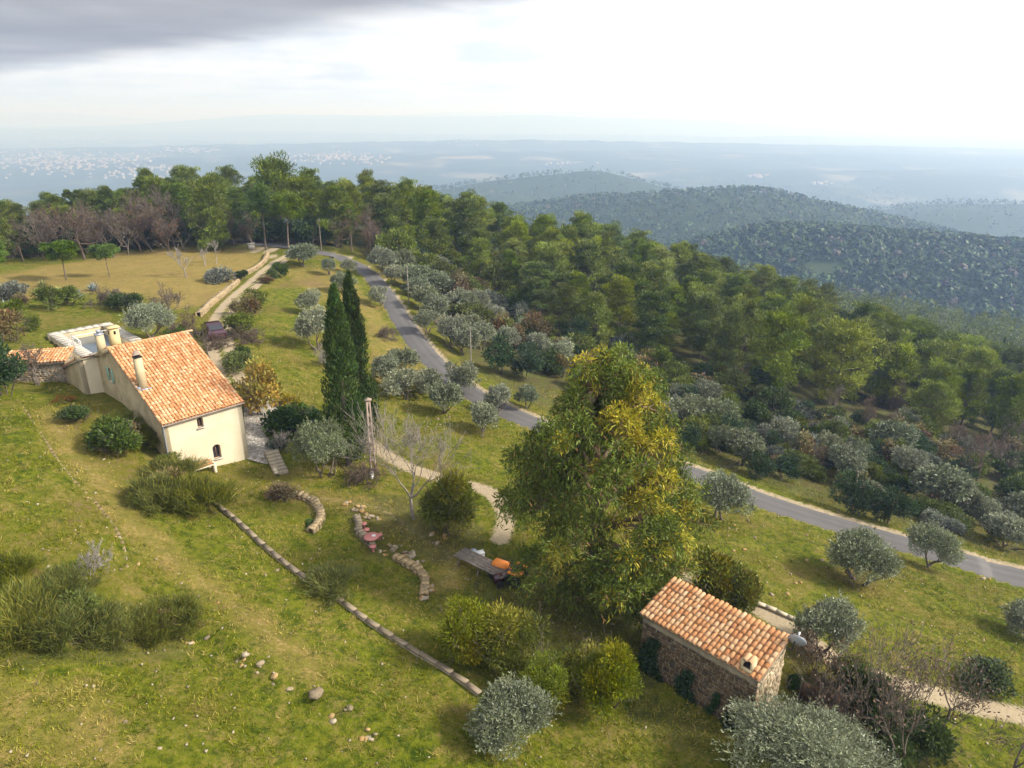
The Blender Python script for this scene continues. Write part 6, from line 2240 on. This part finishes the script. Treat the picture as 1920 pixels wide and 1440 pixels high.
utility_pole(767, 576, 5.2, 'thin pale pole on the far verge inside the lane bend', 'bark_pale')
utility_pole(883, 688, 4.6, 'thin pale pole on the far verge above the olive cluster', 'bark_pale')
utility_pole(1594, 966, 4.0, 'wooden pole half sunk in a dark evergreen bush across the lane', 'bark_pale')
utility_pole(696, 486, 4.6, 'short pole at the top of the lane by the bare oaks', 'wood_grey')
utility_pole(603, 470, 5.5, 'slender pole beside the umbrella pine at the driveway bend', 'wood_grey')
# slotted concrete pole
p = G(700, 884)
cpole = empty('concrete_pole', p, 0.5)
tag(cpole, 'pinkish slotted concrete utility pole in front of the cypresses', 'utility pole')
hp = 5.6
b = MB()
for q in (-1, 1):
    V = []
    for (z, w_) in ((-0.5, 0.17), (hp, 0.10)):
        V += [(q * w_ - 0.05, -0.07, z), (q * w_ + 0.05, -0.07, z), (q * w_ + 0.05, 0.07, z), (q * w_ - 0.05, 0.07, z)]
    b.add(V, [[0, 1, 5, 4], [1, 2, 6, 5], [2, 3, 7, 6], [3, 0, 4, 7], [4, 5, 6, 7]])
b.build('flange', 'concrete', cpole)
for k in range(8):
    z = 0.1 + k * hp / 8
    w_ = 0.17 - 0.07 * z / hp
    b = MB()
    b.box((0, 0, z + (0.1 if k < 7 else 0.35)), (2 * w_, 0.11, 0.26 if k < 7 else 0.7))
    b.build('web', 'concrete', cpole)
b = MB()
b.box((0, 0, hp - 0.05), (0.5, 0.2, 0.14))
b.build('head', 'concrete', cpole)
p = G(697, 897)
b = MB()
b.tube([(0, 0, -0.3), (0.03, 0, 0.55), (0.05, 0, 0.62)], [0.14, 0.12, 0.06], 8)
tag(b.build('marker_post', 'white_paint', loc=p), 'stubby white stone post by the concrete utility pole', 'post')

# parked car
p = G(402, 628)
car = empty('parked_car', (p.x, p.y, p.z), R(-58))
tag(car, 'dark maroon car parked nose out on the forecourt', 'car')
prof = [(-2.0, 0.32), (-2.05, 0.62), (-1.95, 0.86), (-1.1, 0.95), (-0.55, 1.38), (0.95, 1.42), (1.75, 1.0), (1.95, 0.9), (2.0, 0.4), (1.9, 0.3)]
b = MB()
n = len(prof)
V = [(x, s * (0.84 if z < 1.0 else 0.68), z) for s in (-1, 1) for (x, z) in prof]
b.add(V, [[i, (i + 1) % n, n + (i + 1) % n, n + i] for i in range(n)])
for s in (0, 1):
    Vs = [V[s * n + i] for i in range(n)] + [(0, (-1 + 2 * s) * 0.84, 0.6)]
    b.add(Vs, [[i, (i + 1) % n, n] if s == 0 else [(i + 1) % n, i, n] for i in range(n)])
b.build('body', 'car_paint', car)
for nm, vv in (('windscreen', [(-1.06, -0.66, 0.99), (-1.06, 0.66, 0.99), (-0.6, 0.58, 1.36), (-0.6, -0.58, 1.36)]), ('rear_window', [(1.68, -0.62, 1.06), (1.68, 0.62, 1.06), (1.0, 0.58, 1.41), (1.0, -0.58, 1.41)])):
    b = MB()
    off = -0.025 if nm == 'windscreen' else 0.025
    b.add([(x + off, y, z + 0.02) for (x, y, z) in vv], [[0, 1, 2, 3]])
    b.build(nm, 'glass_dark', car)
for s in (-1, 1):
    b = MB()
    b.add([(-0.85, s * 0.80, 1.0), (1.45, s * 0.80, 1.03), (0.9, s * 0.70, 1.36), (-0.5, s * 0.70, 1.34)], [[0, 1, 2, 3]])
    b.build('side_window', 'glass_dark', car)
    b = MB()
    b.box((-2.0, s * 0.62, 0.72), (0.1, 0.34, 0.14))
    b.build('headlight', 'lamp_glass', car)
    for x_ in (-1.25, 1.25):
        b = MB()
        b.tube([(x_, s * 0.68, 0.31), (x_, s * 0.88, 0.31)], 0.31, 14)
        wh = b.build('wheel', 'rubber', car)
        b = MB()
        b.tube([(x_, s * 0.87, 0.31), (x_, s * 0.895, 0.31)], 0.18, 10)
        b.build('rim', 'metal_grey', wh)

# pink garden table and stools
def round_seat(name, u, v, r, h, label, cat, group=None):
    p = G(u, v)
    root = empty(name, p)
    tag(root, label, cat, group)
    b = MB()
    b.lathe([(0.0, h - 0.08), (r * 0.95, h - 0.08), (r, h - 0.04), (r * 0.97, h), (0.0, h)], 18)
    b.build('top', 'pink_paint', root)
    b = MB()
    b.lathe([(r * 0.5, -0.1), (r * 0.36, 0.1), (r * 0.3, h * 0.5), (r * 0.42, h - 0.08)], 12)
    b.build('pedestal', 'pink_paint', root)


round_seat('garden_table', 698, 1022, 0.46, 0.62, 'round pink pedestal table in the rock garden', 'table')
for (u, v, lb) in ((683, 991, 'round pink stool farthest up the curved stone wall'), (688, 1002, 'round pink stool between the table and the farthest stool'), (712, 1012, 'round pink stool tucked half behind the table'), (700, 1034, 'round pink stool at the lower end of the curved wall')):
    round_seat('garden_stool', u, v, 0.19, 0.38, lb, 'stool')
p = G(698, 1022)
b = MB()
b.box((0.12, 0.02, 0.645), (0.22, 0.15, 0.05), 0.3)
b.box((0.12, 0.02, 0.68), (0.12, 0.09, 0.03), 0.5)
tag(b.build('paper_stack', 'white_paint', loc=p), 'small white object on the pink table', 'paper')

# timber bench table, orange machine, dark machine, blue drum
p = G(905, 1075)
tb_ = empty('plank_table', p, R(-38))
tag(tb_, 'long weathered plank table on trestles beside the eucalyptus', 'table')
for k in range(5):
    b = MB()
    b.box((0, -0.42 + k * 0.21, 0.72), (3.6, 0.185, 0.045))
    b.build('plank', 'wood_grey', tb_)
for x_ in (-1.5, 0, 1.5):
    b = MB()
    for q in (-1, 1):
        b.tube([(x_, q * 0.5, -0.2), (x_, q * 0.32, 0.7)], 0.045, 6)
    b.box((x_, 0, 0.66), (0.08, 0.9, 0.07))
    b.build('trestle', 'wood_grey', tb_)
p = G(955, 1085)
tr = empty('garden_machine', p, R(-30))
tag(tr, 'small orange garden tractor parked behind the plank table', 'tractor')
b = MB()
b.box((-0.55, 0, 0.72), (1.0, 0.55, 0.42), taper=0.86)
b.box((0.35, 0, 0.55), (0.9, 0.5, 0.14))
for s in (-1, 1):
    b.box((0.55, s * 0.48, 0.82), (0.7, 0.22, 0.1))
b.build('hood', 'orange_paint', tr)
b = MB()
b.box((0.5, 0, 0.85), (0.42, 0.42, 0.1))
b.box((0.7, 0, 1.05), (0.1, 0.42, 0.35))
b.build('seat', 'rubber', tr)
b = MB()
b.tube([(-0.05, 0, 0.85), (0.15, 0, 1.15)], 0.025, 6)
b.lathe([(0.16, 1.15), (0.19, 1.17), (0.16, 1.19)], 14, (0.15, 0, 0))
b.build('steering_wheel', 'metal_dark', tr)
for (x_, rr) in ((-0.75, 0.24), (0.55, 0.4)):
    for s in (-1, 1):
        b = MB()
        b.tube([(x_, s * 0.36, rr), (x_, s * 0.6, rr)], rr, 14)
        b.build('wheel', 'rubber', tr)
p = G(935, 1098)
rt = empty('tiller', p, R(20))
tag(rt, 'dark red and black tiller below the plank table', 'tiller')
b = MB()
b.box((0, 0, 0.5), (0.6, 0.4, 0.4), taper=0.8)
b.build('engine', 'car_paint', rt)
b = MB()
for s in (-1, 1):
    b.tube([(0.2, s * 0.15, 0.5), (0.8, s * 0.28, 0.95), (1.1, s * 0.3, 0.95)], 0.025, 6)
b.build('handlebar', 'metal_dark', rt)
for s in (-1, 1):
    b = MB()
    b.tube([(0, s * 0.22, 0.22), (0, s * 0.36, 0.22)], 0.22, 12)
    b.build('wheel', 'rubber', rt)
p = G(888, 1048)
b = MB()
b.lathe([(0.0, 0.0), (0.2, 0.0), (0.22, 0.1), (0.22, 0.5), (0.2, 0.6), (0.0, 0.6)], 14)
tag(b.build('drum', 'metal_grey', loc=p), 'grey-blue drum at the near end of the plank table', 'drum')
p = G(901, 1052)
b = MB()
b.box((0, 0, 0.28), (0.42, 0.36, 0.6), 0.4, taper=0.93)
b.box((0, 0, 0.6), (0.46, 0.4, 0.06), 0.4)
tag(b.build('white_box', 'white_paint', loc=p), 'white box standing beside the grey-blue drum', 'box')

# rusty panel fence between hut and hedge
p = G(1560, 1335)
pf = empty('panel_screen', p, R(-32))
tag(pf, 'rusty brown corrugated panel screen under the dark hedge', 'fence')
for k in range(6):
    b = MB()
    b.box((-1.25 + k * 0.5, 0.02 * (k % 2), 0.5), (0.48, 0.04, 1.1))
    b.build('panel', 'soil', pf)
for k in range(3):
    b = MB()
    b.tube([(-1.45 + k * 1.45, -0.06, -0.3), (-1.45 + k * 1.45, -0.06, 1.25)], 0.04, 6)
    b.build('post', 'wood_grey', pf)
p = G(1528, 1330)
b = MB()
b.tube([(0, 0, -0.2), (0.12, 0.02, 1.5)], 0.035, 6)
b.tube([(0.35, 0, -0.2), (0.14, 0.02, 1.5)], 0.03, 6)
tag(b.build('prop_poles', 'bark_pale', loc=p), 'two thin leaning poles tied at the top by the rusty screen', 'poles')

# terrace chair, things by the shed
p = G(467, 772)
ch = empty('garden_chair', p, 0.9)
tag(ch, 'white garden chair with a red cushion on the paved terrace', 'chair')
b = MB()
b.box((0, 0, 0.42), (0.48, 0.46, 0.05))
b.build('seat', 'white_paint', ch)
b = MB()
b.box((-0.22, 0, 0.7), (0.05, 0.46, 0.5))
b.build('backrest', 'white_paint', ch)
b = MB()
b.box((0.02, 0, 0.475), (0.42, 0.42, 0.07))
b.build('cushion', 'red_cloth', ch)
for (x_, y_) in ((-0.2, -0.2), (0.2, -0.2), (-0.2, 0.2), (0.2, 0.2)):
    b = MB()
    b.tube([(x_, y_, -0.05), (x_ * 0.95, y_ * 0.95, 0.42)], 0.022, 6)
    b.build('leg', 'white_paint', ch)
p = G(96, 713)
b = MB()
b.box((0, 0, 0.22), (0.62, 0.5, 0.5), 0.3, taper=0.9)
b.box((0, 0, 0.49), (0.68, 0.56, 0.06), 0.3)
tag(b.build('storage_box', 'white_paint', loc=p), 'white plastic storage box at the foot of the stone shed', 'box')
p = G(82, 714)
b = MB()
b.lathe([(0.0, 0.04), (0.3, 0.04), (0.4, 0.22), (0.43, 0.22), (0.33, 0.0), (0.0, 0.0)], 16)
tag(b.build('basin', 'blue_plastic', loc=p), 'pale blue plastic basin beside the white storage box', 'basin')

# stone trough where the driveway leaves the wood
p = G(472, 466)
b = MB()
b.box((0, 0, 0.35), (1.0, 0.8, 0.9), 0.4, taper=0.9)
b.box((0, 0, 0.86), (1.15, 0.95, 0.12), 0.4)
tag(b.build('stone_pillar', 'limestone', loc=p), 'squat yellowish stone gate pillar where the driveway meets the wood', 'pillar')

# farmhouse down in the forest gap and the lone cypress by it
p = G(1752, 700)
fh = empty('valley_house', (p.x, p.y, p.z), 0.5)
tag(fh, 'small pale house with tiled roof deep among the forest pines', 'house')
b = MB()
b.box((0, 0, 2.0), (9, 6, 6))
b.build('wall', 'plaster', fh)
b = MB()
b.add([(-4.8, -3.4, 4.9), (4.8, -3.4, 4.9), (4.8, 0, 6.6), (-4.8, 0, 6.6), (4.8, 3.4, 4.9), (-4.8, 3.4, 4.9)], [[0, 1, 2, 3], [3, 2, 4, 5]])
b.add([(-4.5, -3.0, 5.0), (-4.5, 3.0, 5.0), (-4.5, 0, 6.5)], [[0, 2, 1]])
b.add([(4.5, -3.0, 5.0), (4.5, 3.0, 5.0), (4.5, 0, 6.5)], [[0, 1, 2]])
b.build('roof', 'roof_far', fh)
for x_ in (-2.5, 0, 2.5):
    b = MB()
    b.box((x_, -3.02, 3.0), (0.9, 0.06, 1.3))
    b.build('window', 'glass_dark', fh)
lc = make_cypress(9, 10, 1.1, 4000)
plant('cypress_tree', lc, G(1868, 700), 1.0, 0.3, 'lone thin cypress far off above the forest edge', 'cypress')

# overhead cables from pole to pole
for (a_, c_, sag, lb) in ((np.array(cpole.location) + [0, 0, hp - 0.1], np.array(G(883, 688)) + [0, 0, 4.5], 0.5, 'thin overhead cable from the concrete pole to the lane'),
                          (np.array(G(767, 576)) + [0, 0, 5.1], np.array(G(883, 688)) + [0, 0, 4.5], 0.5, 'thin overhead cable along the lane bend'),
                          (np.array(G(883, 688)) + [0, 0, 4.5], np.array(G(1594, 966)) + [0, 0, 3.9], 1.0, 'long thin overhead cable along the far verge of the lane')):
    ts = np.linspace(0, 1, 18)[:, None]
    P = a_ * (1 - ts) + c_ * ts - np.array([0, 0, 1.0]) * (4 * ts * (1 - ts)) * sag
    b = MB()
    b.tube(P, 0.012, 4)
    tag(b.build('overhead_cable', 'metal_dark'), lb, 'cable')

# ------------------------------------------------------------------ grass tufts over the near slopes
rng = np.random.default_rng(31)
N = 230000
x = rng.uniform(-36, 46, N)
y = 15 + 60 * rng.uniform(0, 1, N) ** 1.25
Z = ground_h(x, y)
d_ = y * cp - Z * sp
u_ = CX + F_PX * x / d_
v_ = CY - F_PX * (y * sp + Z * cp) / d_
zn = zones(x, y)
nz = vnoise(x, y, 2.3, 41) * 0.6 + vnoise(x, y, 0.8, 42) * 0.4
keep = (u_ > -60) & (u_ < 1980) & (v_ < 1500) & (zn[:, 0] < 0.3) & (rng.random(N) < 0.25 + 1.1 * np.clip(nz - 0.25, 0, 1))
rx, ry = x - HOUSE_O[0], y - HOUSE_O[1]
ha, hb = rx * HE[0] + ry * HE[1], rx * HN[0] + ry * HN[1]
keep &= ~((ha > -1.2) & (ha < HW) & (hb > 0) & (hb < RY))
rx, ry = x - hut_o[0], y - hut_o[1]
ha, hb = rx * UE[0] + ry * UE[1], rx * UN[0] + ry * UN[1]
keep &= ~((ha > 0) & (ha < UL) & (hb > 0) & (hb < UD))
dr, _ = near_line(x, y, ROAD, 4)
keep &= dr > 1.6
keep &= ~in_poly(x, y, [(p.x, p.y) for p in (G(u, v) for (u, v) in TERR)])
x, y, Z, zn, nz = x[keep], y[keep], Z[keep], zn[keep], nz[keep]
n = len(x)
tone_n = vnoise(x, y, 5.0, 51) * 0.55 + rng.uniform(0, 1, n) * 0.45
g1, g2, g3 = np.array([0.044, 0.074, 0.003]), np.array([0.168, 0.168, 0.010]), np.array([0.35, 0.27, 0.09])
f = np.clip(tone_n * 1.30 + zn[:, 1] * 0.9 + (vnoise(x, y, 1.6, 52) - 0.5) * 0.5, 0, 1.3)
C = np.where((f < 0.62)[:, None], g1 + (g2 - g1) * (f / 0.62)[:, None], g2 + (g3 - g2) * np.clip((f - 0.62) / 0.45, 0, 1)[:, None])
b = MB()
for k in range(3):
    P = np.stack([x + rng.normal(size=n) * 0.05, y + rng.normal(size=n) * 0.05, Z - 0.02], 1)
    D = np.stack([rng.normal(size=n) * 0.7, rng.normal(size=n) * 0.7, np.full(n, 0.75)], 1)
    b.leaves(P, D, rng.uniform(0.08, 0.24, n) * (0.5 + 1.1 * nz), rng.uniform(0.014, 0.036, n), C * rng.uniform(0.7, 1.3, (n, 1)), rng)
# weeds: taller dry and dark tufts
k_ = 2600
iw = rng.integers(0, n, k_)
wc = np.where((rng.random(k_) < 0.5)[:, None], np.array([0.33, 0.25, 0.09]), np.array([0.045, 0.07, 0.008])) * rng.uniform(0.7, 1.2, (k_, 1))
for k in range(9):
    P = np.stack([x[iw] + rng.normal(size=k_) * 0.07, y[iw] + rng.normal(size=k_) * 0.07, Z[iw] - 0.02], 1)
    D = np.stack([rng.normal(size=k_) * 0.55, rng.normal(size=k_) * 0.55, np.full(k_, 0.8)], 1)
    b.leaves(P, D, rng.uniform(0.18, 0.42, k_), rng.uniform(0.015, 0.03, k_), wc * rng.uniform(0.8, 1.2, (k_, 1)), rng)
pb = MB()
ip = rng.integers(0, n, 1500)
for q in ip:
    s_ = rng.uniform(0.03, 0.09)
    pb.box((x[q] + rng.normal() * 0.1, y[q] + rng.normal() * 0.1, Z[q] + s_ * 0.3), (s_ * 1.3, s_, s_ * 0.8), rng.uniform(0, 3), tuple(np.array((0.75, 0.68, 0.56)) * rng.uniform(0.6, 1.2)), 0.2, rng)
tag(pb.build('pebbles', 'limestone'), None, None, None, 'stuff')
print('GRASS', n)
tag(b.build('grass', 'leaf'), None, None, None, 'stuff')

# ------------------------------------------------------------------ the air
b = MB()
b.box((0, 12000, -250), (34000, 27500, 2 * 345.0))
hz_ = b.build('haze', 'dark_void')
m = bpy.data.materials.new('air')
m.use_nodes = True
m.node_tree.nodes.clear()
t = NT(m.node_tree)
out = t.n('ShaderNodeOutputMaterial')
pv = t.n('ShaderNodeVolumePrincipled')
pv.inputs['Color'].default_value = (0.42, 0.59, 1.0, 1)
pv.inputs['Absorption Color'].default_value = (1.0, 1.0, 1.0, 1)
pv.inputs['Density'].default_value = HAZE
pv.inputs['Anisotropy'].default_value = 0.30
t.link(pv.outputs[0], out.inputs['Volume'])
hz_.data.materials.clear()
hz_.data.materials.append(m)
tag(hz_, None, None, None, 'stuff')
